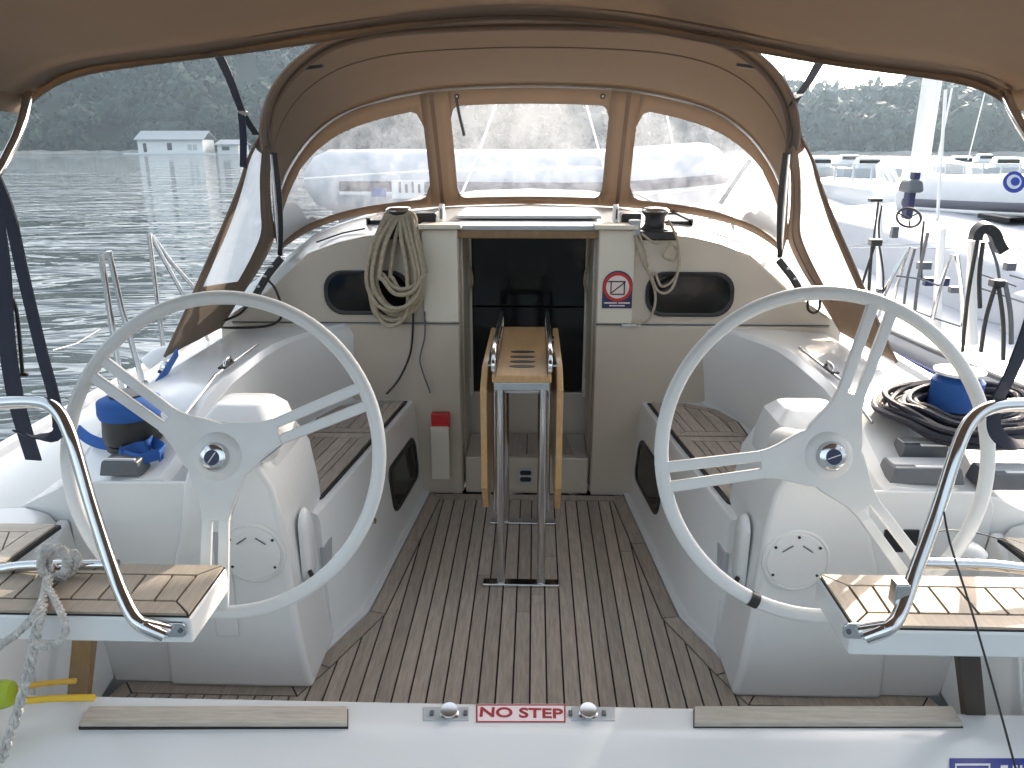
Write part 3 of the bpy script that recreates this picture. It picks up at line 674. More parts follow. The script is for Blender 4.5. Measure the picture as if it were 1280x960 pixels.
tube_obj('pole', [P(u, v, y=1.78) for u, v in ((8, 366), (15, 372), (21, 392), (25, 430), (28, 466))], .0045, BLACK, th, smooth=4)
bm = BM(); a_box(bm, P(28, 468, y=1.78), (.026, .012, .010)); obj('hook', bm, BLACK, th, bevel=.003)

# rope tied to the rail
th = thing('mooring_rope', 'white rope knotted round the chrome rail with two tails hanging down', 'rope')
K = P(66, 708, y=1.535)
def strand(px, y0, y1, r, nm, m=ROPEW, tw=True):
    n = len(px); pts = cr([P(q[0], q[1], y=q[2] if len(q) > 2 else y0 + (y1 - y0) * i / (n - 1)) for i, q in enumerate(px)], 16)
    bm = BM()
    if tw:
        for q in range(3):
            a_tube(bm, [p + V(math.cos(i * .62 + q * 2.09), .4 * math.sin(i * .62 + q * 2.09), math.sin(i * .62 + q * 2.09) * .5) * r * .62 for i, p in enumerate(pts)], r * .55, 6)
    else: a_tube(bm, pts, r, 8)
    return obj(nm, bm, m, th)
strand([(50, 690), (58, 684), (80, 690), (82, 712), (64, 722), (52, 712), (54, 692), (74, 684), (86, 700), (76, 726), (58, 728)], 1.515, 1.52, .010, 'knot')
strand([(92, 690), (98, 700), (88, 716), (70, 722), (60, 706), (66, 694), (84, 692)], 1.525, 1.535, .009, 'knot')
strand([(62, 722, 1.50), (56, 745, 1.43), (44, 768, 1.37), (24, 790, 1.345), (0, 808, 1.33), (-20, 826, 1.32)], 1.50, 1.30, .0095, 'tail')
strand([(60, 724, 1.50), (55, 750, 1.42), (48, 780, 1.355), (38, 830, 1.345), (22, 890, 1.34), (2, 950, 1.335)], 1.49, 1.22, .0105, 'tail')
strand([(60, 735, 1.45), (70, 752, 1.41), (80, 775, 1.36), (81, 792, 1.345), (68, 806, 1.34), (50, 808, 1.34), (40, 798, 1.342)], 1.47, 1.36, .008, 'loop')

# thin wire on the other side, yellow hose
tag(tube_obj('wire', [P(u, v, y=y) for u, v, y in ((1180, 640, 1.45), (1188, 680, 1.40), (1215, 765, 1.34), (1245, 870, 1.28), (1276, 985, 1.22))], .0022, BLACK, smooth=4), 'thin dark wire hanging down across the teak helm seat', 'wire')
tag(tube_obj('wire', [P(u, v, y=1.75) for u, v in ((1172, 664), (1190, 663), (1225, 667), (1262, 680), (1300, 705))], .0016, BLACK, smooth=4), 'thin bowed wire behind the chrome cross tube', 'wire')
tag(tube_obj('hose', [P(u, v, z=.33) for u, v in ((-30, 880), (30, 876), (70, 873), (118, 872))], .0085, YELLOW, smooth=4), 'bright yellow hose lying along the edge of the transom', 'hose', 'yellow hoses')
tag(tube_obj('hose', [P(u, v, z=.36) for u, v in ((-30, 872), (20, 862), (50, 855), (95, 851))], .007, mat('orange_hose', (.55, .32, .03), .5), smooth=4), 'darker amber hose curving behind the bright yellow hose', 'hose', 'yellow hoses')
bm = BM(); a_lathe(bm, [(0, -.03), (.03, -.02), (.035, .0), (.03, .02), (0, .03)], P(4, 868, z=.36), (1, .2, 0), 14); tag(obj('fender_end', bm, mat('lime_plastic', (.35, .45, .03), .5)), 'lime green plastic fender end beside the yellow hose', 'fender')

# ================================================================== TRANSOM FITTINGS
zL = .2703
for lab, u0, u1, sg in (('teak foot bar on the transom below the seat with the rope', 97, 435, -1), ('teak foot bar on the transom below the seat crossed by the wire', 867, 1205, 1)):
    a, b, c, d = P(u0, 905, z=zL + .012), P(u1, 905, z=zL + .012), P(u1 - (14 if sg > 0 else 0), 882, z=zL + .012), P(u0 + (14 if sg < 0 else 0), 882, z=zL + .012)
    th = thing('foot_bar', lab, 'foot bar', 'teak foot bars on the transom')
    z0 = zL - .0055
    bm = BM(); a_prism(bm, [(p.x, p.y, z0) for p in (a, b, c, d)], (0, 0, .007)); obj('caulk_bed', bm, CAULK, th)
    poly = inset([(p.x, p.y) for p in (a, b, c, d)], .0025)[1]
    bm = BM(); a_prism(bm, [(x, y, z0 + .006) for x, y in poly], (0, 0, .013)); obj('board', bm, TEAKX, th, bevel=.002)
def flat(name, u0, u1, v0, v1, z, h, m, parent=None, bevel=0):
    a, b, c, d = (P(u, v, z=z) for u, v in ((u0, v1), (u1, v1), (u1, v0), (u0, v0)))
    bm = BM(); a_prism(bm, [(p.x, p.y, z) for p in (a, b, c, d)], (0, 0, h)); return obj(name, bm, m, parent, bevel=bevel)
for lab, u0, u1, uc in (('steel drop-in fitting with chrome drum beside the word NO', 529, 586, 562), ('steel drop-in fitting with chrome drum beside the word STEP', 714, 769, 735)):
    th = thing('deck_fitting', lab, 'deck fitting', 'steel fittings on the transom')
    flat('plate', u0, u1, 886, 903, zL - .004, .006, LGREY, th, bevel=.001)
    c = P(uc, 894, z=zL); bm = BM(); a_lathe(bm, [(.024, .002), (.024, .004), (.014, .007), (.014, .016), (.022, .020), (.021, .023), (0, .024)], (c.x, c.y, zL), (0, -.25, 1), 20); obj('drum', bm, STEEL, th)
    for du in (-22, 20):
        q = P(uc + du, 893, z=zL); box_obj('pin', (q.x, q.y, zL + .004), (.010, .016, .006), GREY, th, bevel=.001)
def text(name, body, c, size, m, parent, ex=(1, 0, 0), nrm=(0, 0, 1), squash=1.0, bold=.0):
    cu = bpy.data.curves.new(name, 'FONT'); cu.body = body; cu.size = size; cu.align_x = 'CENTER'; cu.align_y = 'CENTER'; cu.extrude = .0004; cu.offset = bold
    o = bpy.data.objects.new(name, cu); COL.objects.link(o); cu.materials.append(m)
    ex = Vector(ex).normalized(); n = Vector(nrm).normalized(); ey = n.cross(ex)
    M = Matrix((ex, ey, n)).transposed().to_4x4(); M.translation = Vector(c)
    bpy.context.view_layer.update(); me = bpy.data.meshes.new_from_object(o.evaluated_get(bpy.context.evaluated_depsgraph_get()))
    bpy.data.objects.remove(o); me.transform(M @ Matrix.Diagonal((squash, 1, 1, 1)))
    o = bpy.data.objects.new(name, me); COL.objects.link(o); o.parent = parent
    return o
th = thing('warning_sticker', 'white sticker with red frame reading NO STEP on the transom', 'sticker')
flat('backing', 595, 707, 880.6, 903, zL - .001, .0018, mat('sticker_white', (.78, .68, .68), .35), th)
rd = mat('sticker_red', (.33, .01, .02), .4)
for a in ((595, 707, 880.6, 882), (595, 707, 901.5, 903), (595, 597, 882, 901.5), (705, 707, 882, 901.5)): flat('border', *a, zL + .0008, .0006, rd, th)
c = P(651, 891.5, z=zL + .0013); text('lettering', 'NO STEP', (c.x, c.y, zL + .0014), .048, rd, th, squash=1.12, bold=.0012)
# blue plate at the edge of the frame
th = thing('flag_plate', 'blue plate with a white-outlined rectangle on the transom face', 'plate')
pz = .262
def fl2(nm, u0, u1, v0, v1, up, m):
    q = [P(u, v, z=.2585) for u, v in ((u0, v1), (u1, v1), (u1, v0), (u0, v0))]
    bm = BM(); a_prism(bm, [(p.x, p.y, .2575 - (1.52 - p.y) * .12 + up if p.y < 1.52 else .2575 + up) for p in q], (0, 0, .0015)); return obj(nm, bm, m, th)
fl2('plate', 1187, 1330, 948, 990, .0, SIGNB)
for a in ((1194, 1238, 954.5, 956.5), (1194, 1196, 956.5, 985), (1236, 1238, 956.5, 985)): fl2('outline', *a, .0016, WHITEP)
for a in ((1251, 1260, 956.5, 960), (1266, 1268.5, 956.5, 970), (1268.5, 1272, 956.5, 960), (1275, 1278, 956.5, 970)): fl2('lettering', *a, .0016, WHITEP)

# ================================================================== COCKPIT TABLE
T = thing('cockpit_table', 'narrow folded wooden cockpit table on chrome legs in the middle of the cockpit', 'table')
y0, y1, zt, hw = 2.63, 3.40, .868, .106
tx = -.012
bm = BM(); a_prism(bm, [(tx - hw, y0, zt - .03), (tx + hw, y0, zt - .03), (tx + hw - .005, y1, zt - .03), (tx - hw + .005, y1, zt - .03)], (0, 0, .03)); top = obj('table_top', bm, TABLEW, T, bevel=.005)
for q, yy in enumerate((2.745, 2.81, 2.88, 2.955)):
    bm = BM(); a_prism(bm, [(tx + .048 * x, yy + .018 * y_, zt - .001) for x, y_ in [(math.cos(R(a)), math.sin(R(a))) for a in range(0, 360, 20)]], (0, 0, .0022)); obj('cup_slot', bm, BLACK, top)
for sg in (-1, 1):
    bm = BM(); a_box(bm, (tx + sg * (hw - .014), 3.0, zt + .001), (.0025, .78, .003)); obj('board_joint', bm, CAULK, top)
for sg in (-1, 1):
    bm = BM(); a_ribbon(bm, cr([V(tx + sg * (hw - .004), 2.66, zt + .005), V(tx + sg * (hw - .004), 2.67, zt + .045), V(tx + sg * (hw - .004), 2.78, zt + .072), V(tx + sg * (hw - .006), 3.2, zt + .075), V(tx + sg * (hw - .006), 3.36, zt + .068), V(tx + sg * (hw - .006), 3.38, zt + .005)], 5), .016, .022, (1, 0, 0)); obj('grab_bar', bm, STEEL, T, bevel=.004)
    bm = BM(); a_prism(bm, [(tx + sg * (hw - .012), y, z) for y, z in rrect(2.80, zt + .035, .16, .045, .02)], (sg * .026, 0, 0)); obj('grab_bracket', bm, BLACK, T, bevel=.003)
    # folded leaf hanging from the edge
    x = tx + sg * (hw + .020)
    bm = BM(); a_prism(bm, [(x, y, z) for y, z in ((y0 + .02, zt - .06), (y0 + .02, .42), (y0 + .10, .30), (y1 - .06, .30), (y1, .40), (y1, zt - .005), (y0 + .14, zt - .005))], (sg * .024, 0, 0)); obj('leaf', bm, TABLEW, T, bevel=.004)
    for yh in (2.8, 3.2): box_obj('hinge', (tx + sg * (hw + .008), yh, zt - .004), (.03, .06, .006), STEEL, T, bevel=.001)
for yy in (2.655, 3.17):
    for sg in (-1, 1):
        x = tx + sg * .078
        tube_obj('leg', [(x, yy, .01), (x, yy, zt - .03)], .0155, STEEL, T, seg=14)
        if yy < 3: tube_obj('leg', [(tx + sg * .100, yy + .05, .30), (tx + sg * .100, yy + .05, zt - .03)], .008, STEEL, T, seg=12)
    box_obj('foot', (tx, yy, .014), (.30, .045, .016), STEEL, T, bevel=.005)
    box_obj('cross_rail', (tx, yy, zt - .045), (.20, .03, .03), STEEL, T, bevel=.003)
box_obj('rear_panel', (tx, y0 + .05, zt - .055), (.20, .02, .05), LGREY, T, bevel=.003)
c = P(657, 600, y=YK - .02)
th = thing('deck_socket', 'black two-slot socket on the white riser behind the table legs', 'socket')
bm = BM(); a_prism(bm, [(c.x + x, YK - .0125, .10 + z) for x, z in rrect(0, 0, .068, .078, .014)], (0, -.004, 0)); obj('plate', bm, LGREY, th, bevel=.001)
for dz in (-.017, .018):
    bm = BM(); a_prism(bm, [(c.x + x, YK - .0165, .10 + dz + z) for x, z in rrect(0, 0, .055, .024, .009)], (0, -.003, 0)); obj('slot', bm, BLACK, th)

# ================================================================== BULKHEAD FITTINGS
th = thing('fire_blanket_holder', 'cream pocket with a red pouch on the low bulkhead beside the bench', 'holder')
a, b = P(538, 533, y=3.44), P(563, 598, y=3.44)
box_obj('pocket', ((a.x + b.x) / 2, 3.455, (a.z + b.z) / 2), (b.x - a.x, .06, a.z - b.z), CREAM, th, bevel=.005)
a, b = P(539, 517, y=3.45), P(562, 533, y=3.45)
box_obj('pouch', ((a.x + b.x) / 2, 3.462, (a.z + b.z) / 2 - .005), (b.x - a.x, .04, a.z - b.z + .01), RED, th, bevel=.004)
th = thing('no_shoes_sign', 'navy sign with a red-ringed prohibition circle beside the companionway', 'sign')
c = P(773, 362, y=YK - .024); cy_ = YK - .0232; cx = .406; cz = c.z
def sg_(nm, poly, up, m): bm = BM(); a_prism(bm, [(cx + x, cy_ - up, cz + z) for x, z in poly], (0, -.0012, 0)); return obj(nm, bm, m, th)
circ = lambda r, n=32, oz=0.012: [(r * math.cos(2 * math.pi * k / n), oz + r * math.sin(2 * math.pi * k / n)) for k in range(n)]
sg_('plate', [(-.068, -.086), (.068, -.086)] + [(.068 * math.cos(R(a)), .018 + .068 * math.sin(R(a))) for a in range(0, 181, 12)], 0, SIGNK)
sg_('ring', circ(.066), .0013, RED); sg_('disc', circ(.052), .0026, PINK)
for p, q in (((-.030, -.022), (-.030, .040)), ((.030, -.022), (.030, .040)), ((-.046, .037), (.034, .037)), ((-.028, -.015), (.034, .036)), ((-.026, -.021), (.032, -.021))):
    d = (Vector(q) - Vector(p)).normalized(); nn = Vector((-d.y, d.x)) * .0028
    sg_('mark', [tuple(Vector(p) + nn), tuple(Vector(p) - nn), tuple(Vector(q) - nn), tuple(Vector(q) + nn)], .0039, BLACK)
for p, q, z, h in ((-.058, .0, -.064, .006), (.006, .058, -.064, .006), (-.035, .035, -.076, .005)): sg_('lettering', [(p, z), (q, z), (q, z + h), (p, z + h)], .0013, PINK)

def winch(loc, r, label, group, top=BLACK, base=BLACK, cover=None):
    th = thing('winch', label, 'winch', group); x, y, z = loc
    bm = BM(); a_lathe(bm, [(r * 1.15, 0), (r * 1.15, r * .25), (r * .95, r * .4), (r * .8, r * .7), (r * .82, r * 1.2), (r * 1.05, r * 1.5), (r * 1.05, r * 1.6), (0, r * 1.6)], (x, y, z), seg=28); obj('drum', bm, base, th)
    bm = BM(); a_lathe(bm, [(r * 1.08, r * 1.6), (r * 1.12, r * 1.72), (r * .9, r * 1.9), (r * .4, r * 1.95), (0, r * 1.95)], (x, y, z), seg=28); obj('top_cap', bm, top, th)
    if cover:
        bm = BM(); a_lathe(bm, [(r * 1.20, r * .35), (r * 1.24, r * .6), (r * 1.18, r * 1.3), (r * 1.22, r * 1.75), (r * .8, r * 2.06), (0, r * 2.1)], (x, y, z), seg=28); obj('cover', bm, cover, th)
    return th
WX = .585
winch((-WX, 3.56, 1.275), .055, 'black winch on the cabin top holding the thick coil of beige rope', 'cabin top winches', top=STEEL)
winch((.57, 3.56, 1.275), .055, 'black winch on the cabin top with loose thin cord hanging from it', 'cabin top winches', top=STEEL)
for s in (-1, 1):
    box_obj('winch_plinth', (s * .58, 3.55, 1.262), (.17, .12, .04), BLACK, YB, bevel=.008)
th = thing('rope_coil', 'thick coil of beige rope hanging from the winch on the bulkhead', 'rope')
rr = random.Random(5)
for k in range(13):
    t = k / 12; w = .052 + .050 * (1 - abs(t - .5) * 1.2) + rr.uniform(-.012, .012); cx = -WX + (t - .5) * .075 + rr.uniform(-.01, .01); bot = .955 - .055 * rr.random() + (.10 if k > 9 else 0) - (.03 if k < 5 else 0)
    yy = 3.455 - .02 * (k % 3) - .006 * k / 3; tp = 1.345
    pts = [V(cx - .02, 3.52, tp), V(cx - w * .8, yy + .02, 1.24), V(cx - w * 1.15, yy, 1.10), V(cx - w, yy, bot + .06), V(cx - w * .4, yy - .01, bot), V(cx + w * .4, yy - .01, bot + .005), V(cx + w, yy, bot + .07), V(cx + w * 1.05, yy, 1.12), V(cx + w * .75, yy + .02, 1.25), V(cx + .03, 3.52, tp)]
    bm = BM(); a_tube(bm, cr(pts, 7, True), .0095, 8, closed=True); obj('rope_turn', bm, ROPE, th)
tag(tube_obj('cord', [V(-.52, 3.455, .96), V(-.525, 3.46, .86), V(-.545, 3.47, .72), V(-.60, 3.46, .60), V(-.66, 3.44, .53)], .005, BLACK, smooth=5), 'black cord trailing from the beige rope coil to the bench', 'cord', 'cords on the bulkhead')
tag(tube_obj('cord', [V(-.47, 3.465, .92), V(-.475, 3.47, .80), V(-.50, 3.47, .70), V(-.49, 3.46, .64), V(-.455, 3.46, .53)], .0035, GREY, smooth=5), 'thin grey cord hanging beside the companionway column', 'cord', 'cords on the bulkhead')
th = thing('loose_cord', 'thin pale cord looped from the winch down over the oval window', 'cord')
for pts in ([(.47, 3.46, 1.27), (.50, 3.46, 1.18), (.55, 3.45, 1.08), (.575, 3.45, .99), (.555, 3.45, .90), (.50, 3.46, .865)],
            [(.55, 3.45, 1.10), (.575, 3.44, 1.035), (.61, 3.44, 1.015), (.645, 3.44, 1.04), (.665, 3.44, 1.12), (.66, 3.45, 1.24), (.62, 3.5, 1.33)],
            [(.50, 3.47, 1.275), (.56, 3.46, 1.235), (.62, 3.46, 1.24), (.66, 3.45, 1.20), (.645, 3.45, 1.16), (.60, 3.45, 1.18), (.63, 3.45, 1.23), (.67, 3.45, 1.18), (.66, 3.45, 1.09), (.60, 3.44, 1.045), (.565, 3.44, 1.11)],
            [(.49, 3.47, 1.27), (.52, 3.46, 1.20), (.535, 3.45, 1.13)]):
    tube_obj('strand', pts, .0058, ROPE, th, smooth=6)
bm = BM()
box_obj('fairlead', (.475, 3.49, .857), (.09, .02, .012), STEEL, YB, bevel=.002)
# rope clutches and white stanchion-like brackets on the cabin top
for s, lab in ((-1, 'white upright bracket on the cabin top beside the beige rope coil'), (1, 'white upright bracket on the cabin top beside the loose cord')):
    th = thing('rope_clutch', lab, 'rope clutch', 'rope clutches on the cabin top'); x = s * .40
    box_obj('body', (x + s * .07, 3.66, 1.325), (.09, .12, .05), BLACK, th, bevel=.006)
    bm = BM(); a_prism(bm, [(x - .012, 3.60, 1.31), (x - .012, 3.60, 1.375), (x - .012, 3.64, 1.39), (x - .012, 3.70, 1.31)], (.024, 0, 0)); obj('handle', bm, WHITEP, th, bevel=.004)
    bm = BM(); a_prism(bm, [(x - .002, 3.597, 1.325), (x + .004, 3.597, 1.325), (x + .004, 3.597, 1.37), (x - .002, 3.597, 1.37)], (0, .01, 0)); obj('slot', bm, BLACK, th)
    if s > 0: box_obj('block', (.475, 3.52, 1.295), (.05, .06, .07), LGREY, th, bevel=.006)
# companionway side cords
for s in (-1, 1):
    tag(tube_obj('cord', [V(s * .30, 3.84, 1.23), V(s * .292, 3.83, 1.1), V(s * .278, 3.82, 1.0), V(s * .296, 3.83, .9), V(s * .30, 3.83, .5)], .006, ROPE, smooth=5), 'pale cord hanging down the companionway edge ' + ('nearest the rope coil' if s < 0 else 'nearest the no-shoes sign'), 'cord', 'cords at the companionway')

# ================================================================== COAMING WINCHES, clutches
wl = P(132, 545, z=.76); wr = P(1196, 525, z=.76)
winch((-1.235, 2.26, .735), .072, 'black winch with blue cover beside the blue strap', 'coaming winches', cover=BLACK)
th = thing('winch_cover', 'blue cloth cover on the winch beside the blue strap', 'cover')
bm = BM(); a_lathe(bm, [(.091, .105), (.095, .12), (.092, .155), (.06, .17), (0, .172)], (-1.235, 2.26, .735), seg=28); obj('cloth', bm, BLUE, th, sharp=70)
bm = BM(); a_lathe(bm, [(.055, .17), (.055, .176), (0, .178)], (-1.235, 2.26, .735), seg=28); obj('rim', bm, BLACK, th)
wt_ = winch((1.395, 2.42, .815), .064, 'large winch with blue cover rising from the black rope coil', 'coaming winches', cover=BLUE, top=WHITEP)
bm = BM(); a_lathe(bm, [(0, 0), (.074, 0), (.076, .010), (.05, .016), (0, .018)], (1.395, 2.42, .950), seg=28); obj('lid', bm, WHITEP, wt_)
th = thing('black_rope_coil', 'big coil of black rope wound round the blue covered winch', 'rope')
rr = random.Random(8)
for k in range(22):
    a = .10 + .011 * (k % 9) + rr.uniform(-.006, .006); zz = .828 + .017 * (k // 6) + rr.uniform(-.004, .006); ph = rr.uniform(0, 6)
    pts = [V(1.395 + a * 1.40 * math.cos(t) + rr.uniform(-.008, .008), 2.36 + a * 1.05 * math.sin(t) + rr.uniform(-.008, .008), zz - .02 * math.cos(t - ph) - (.03 if math.sin(t) < -.5 else 0)) for t in [2 * math.pi * q / 12 for q in range(12)]]
    bm = BM(); a_tube(bm, cr(pts, 5, True), .0092, 7, closed=True); obj('rope_turn', bm, ROPEK, th)
for k in range(9):
    o_ = rr.uniform(-.03, .03)
    pts = [V(1.46 + o_, 2.27, .84), V(1.54 + o_ * .5, 2.18, .81 + rr.uniform(0, .03)), V(1.64, 2.09 + o_, .74 + rr.uniform(-.02, .03)), V(1.78, 2.02 + o_, .66)]
    tube_obj('rope_turn', pts, .0092, ROPEK, th, seg=7, smooth=5)
th = thing('blue_strap', 'bright blue webbing strap lying in loops beside the black winch', 'strap')
for pts, wd in (([P(160, 480, z=.85), P(166, 500, z=.83), P(176, 518, z=.80), P(190, 541, z=.775), P(186, 556, z=.765), P(170, 560, z=.76), P(152, 566, z=.757)], (0, .5, .8)),
                ([P(97, 537, z=.765), P(112, 549, z=.755), P(135, 556, z=.752), P(158, 552, z=.765), P(182, 551, z=.765), P(204, 561, z=.752), P(199, 571, z=.752)], (0, .55, .8)),
                ([P(150, 557, z=.752), P(152, 568, z=.75), P(172, 574, z=.75), P(190, 570, z=.752), P(203, 566, z=.757)], (0, .55, .8)),
                ([P(222, 440, z=.88), P(207, 465, z=.84), P(196, 482, z=.81)], (0, .6, .8))):
    bm = BM(); a_ribbon(bm, cr(pts, 6), .034, .005, wd); obj('webbing', bm, BLUE, th)
th = thing('rope_jammer', 'black rope jammer on the coaming below the blue strap', 'rope clutch', 'rope jammers on the coaming')
box_obj('body', (-1.19, 2.105, .735), (.125, .075, .045), GREY, th, bevel=.006, taper=.85)
box_obj('lever', (-1.19, 2.085, .760), (.09, .012, .006), LGREY, th, bevel=.002)
for lab, c, sz in (('long grey rope jammer in front of the black rope coil', (1.17, 2.13, .735), (.215, .10, .05)), ('grey rope jammer outboard at the end of the row', (1.42, 2.12, .725), (.20, .10, .05)), ('grey rope jammer tucked against the black rope coil', (1.22, 2.245, .76), (.15, .07, .045))):
    th = thing('rope_jammer', lab, 'rope clutch', 'rope jammers on the coaming')
    box_obj('body', c, sz, GREY, th, bevel=.006, taper=.88); box_obj('cover', (c[0], c[1] + .005, c[2] + sz[2] / 2), (sz[0] * .84, sz[1] * .55, .008), LGREY, th, bevel=.002)
    box_obj('lever', (c[0] + .02, c[1] - .03, c[2] + sz[2] / 2), (sz[0] * .5, .012, .006), WHITEP, th, bevel=.002)
# side rail lines on the coaming with end fittings, little cleats
for s in (-1, 1):
    pts = [V(s * 1.10, y, z) for y, z in ((3.05, .868), (2.6, .866), (2.33, .81))]
    a = tube_obj('coaming_track', pts, .006, STEEL, YB)
    th = thing('padeye', 'small chrome fitting on the coaming ' + ('near the blue strap' if s < 0 else 'near the black rope coil'), 'deck fitting', 'coaming fittings')
    box_obj('plate', (s * 1.105, 2.72, .872), (.03, .09, .008), BLACK, th, bevel=.002)
    tube_obj('loop', [V(s * 1.10, 2.69, .872), V(s * 1.10, 2.70, .892), V(s * 1.10, 2.75, .892), V(s * 1.10, 2.76, .872)], .006, STEEL, th, smooth=3)

# ================================================================== SPRAY HOOD
SH = thing('spray_hood', 'taupe canvas spray hood with clear windows over the companionway', 'spray hood')
YA, YF = 3.10, 3.95
aft_px = [(338, 186), (336, 160), (342, 128), (358, 98), (384, 72), (424, 49), (500, 34), (660, 27)]
A = [P(u, v, y=YA) for u, v in aft_px]; A[-1].x = 0
A = [V(p.x - .0, p.y, p.z) for p in A]; A = A + [mir(p, -1) for p in A[:-1][::-1]]
fpx = [(344, 296), (349, 244), (369, 197), (404, 156), (455, 129), (540, 110), (660, 104)]
F = [P(u, v, y=YF) for u, v in fpx]; F[-1].x = 0
F = F + [mir(p, -1) for p in F[:-1][::-1]]
Bp = [V(-1.29, 3.99, 1.12), V(-1.255, 4.06, 1.155), V(-1.18, 4.17, 1.205), V(-1.06, 4.28, 1.25), V(-.86, 4.38, 1.285), V(-.48, 4.45, 1.318), V(0, 4.48, 1.330)]
Bp = Bp + [mir(p, -1) for p in Bp[:-1][::-1]]
# front panel: param k 0..12 across, t 0 base .. 1 top
def FP(k, t, o=0):
    a, b = crat(Bp, k), crat(F, k); p = a + (b - a) * t
    bow = math.sin(math.pi * min(max(t, 0), 1)) * .03 * (1 - abs(k - 6) / 6)
    return p + V(0, bow + o, 0)
def corner(x, r): return 0 if x >= r else r - math.sqrt(max(r * r - (r - x) ** 2, 0))
wins = []   # (k0,k1,tb,tt)
def mid_t(k): e = min(k - 5.18, 6.82 - k); c = corner(e, .10) * .9; return .07 + c, .855 - c
def side_t(k):
    kk = k if k < 6 else 12 - k            # .7 .. 4.84
    e = 4.84 - kk; c = corner(e, .16) * .8; f = (kk - .55) / 4.29
    tt = .80 + .05 * min(f, 1) if kk > 2 else .60 + .20 * ((kk - .55) / 1.45) ** .8
    tb = .08 + .06 * max(0, 1 - f * 2)
    return min(tb + c, .5), max(tt - c, tb + c + .02)
bm = BM(); wmesh = []
def band(k0, k1, n, f=None):
    ks = [k0 + (k1 - k0) * i / n for i in range(n + 1)]
    if f is None:
        a_grid(bm, [[FP(k, t / 8) for k in ks] for t in range(9)]); return
    a_grid(bm, [[FP(k, f(k)[0] * q) for k in ks] for q in (0, .5, 1)])
    a_grid(bm, [[FP(k, f(k)[1] + (1 - f(k)[1]) * q) for k in ks] for q in (0, .5, 1)])
    wmesh.append(([[FP(k, f(k)[0] + (f(k)[1] - f(k)[0]) * q / 8, .0) for k in ks] for q in range(9)]))
band(0, .55, 4); band(.55, 4.84, 60, side_t); band(4.84, 5.18, 3); band(5.18, 6.82, 50, mid_t); band(6.82, 7.16, 3); band(7.16, 11.45, 60, side_t); band(11.45, 12, 4)
obj('front_panel', bm, CANVAS, SH, solid=.004, weld=True, sharp=180)
for g in wmesh:
    b = BM(); a_grid(b, g); obj('window', b, CLEAR, SH, sharp=180)
for k in (4.98, 7.02):
    b = BM(); a_ribbon(b, [FP(k, t / 8, -.006) for t in range(9)], .02, .003, (1, 0, 0)); obj('zip', b, CANVAST, SH)
for k in (5.27, 6.73):
    b = BM(); a_lathe(b, [(.012, -.002), (.012, .006), (0, .008)], FP(k, .92, -.012), (0, -1, 0), 14); st = obj('stud', b, BLACK, SH)
    b = BM(); a_lathe(b, [(.006, .0), (.006, .004), (0, .004)], FP(k, .92, -.020), (0, -1, 0), 12); obj('stud_centre', b, WHITEP, st)
b = BM(); a_ribbon(b, [FP(5.26, .90, -.012), FP(5.28, .76, -.016), FP(5.31, .62, -.014)], .014, .002, (1, 0, 0)); obj('toggle_strap', b, BLACK, SH)
# roof
N = 64; rows = []
for q in range(11):
    t = q / 10; row = []
    for i in range(N + 1):
        a = crat(A, 14 * i / N); f = crat(F, 12 * i / N); p = a + (f - a) * t; sag = -.012 * math.sin(math.pi * t) * (1 - abs(i / N - .5) * 1.6)
        row.append(p + V(0, 0, sag))
    rows.append(row)
bm = BM(); a_grid(bm, rows); obj('roof_canvas', bm, CANVAS, SH, solid=.004, sharp=180)
# valance standing aft of the hoop, bindings, tubes
bm = BM(); al = cr(A, 5); a_grid(bm, [[p + V(0, d, h) for p in al] for d, h in ((0, 0), (-.05, .012), (-.09, -.004))]); obj('valance', bm, CANVAS, SH, solid=.004, sharp=180)
for nm, pts, r, m, dy, dz in (('hoop_sleeve', al, .011, CANVAST, .02, -.016), ('binding', al, .006, CANVAST, -.092, -.006), ('binding', cr(F, 6), .007, CANVAST, -.006, -.006)):
    b = BM(); a_tube(b, [p + V(0, dy, dz) for p in pts], r, 8); obj(nm, b, m, SH)
b = BM(); a_tube(b, [p + V(0, -.03, -.012) for p in cr(F, 6)[5:-5]], .009, 8); obj('hoop_tube', b, STEEL, SH)
# sewn seams in the roof and twin pads under the hoop
b = BM(); a_tube(b, [r + V(0, 0, -.004) for r in rows[3][6:-6]], .0028, 6); obj('seam', b, CANVAST, SH)
for s in (-1, 1):
    a = crat(A, 7 + s * 3.1); b = BM(); a_ribbon(b, [a + V(-s * .06, .03, -.02), a + V(s * .06, .03, -.035)], .018, .012, (0, 1, 0)); obj('pad', b, BLACK, SH, bevel=.003)
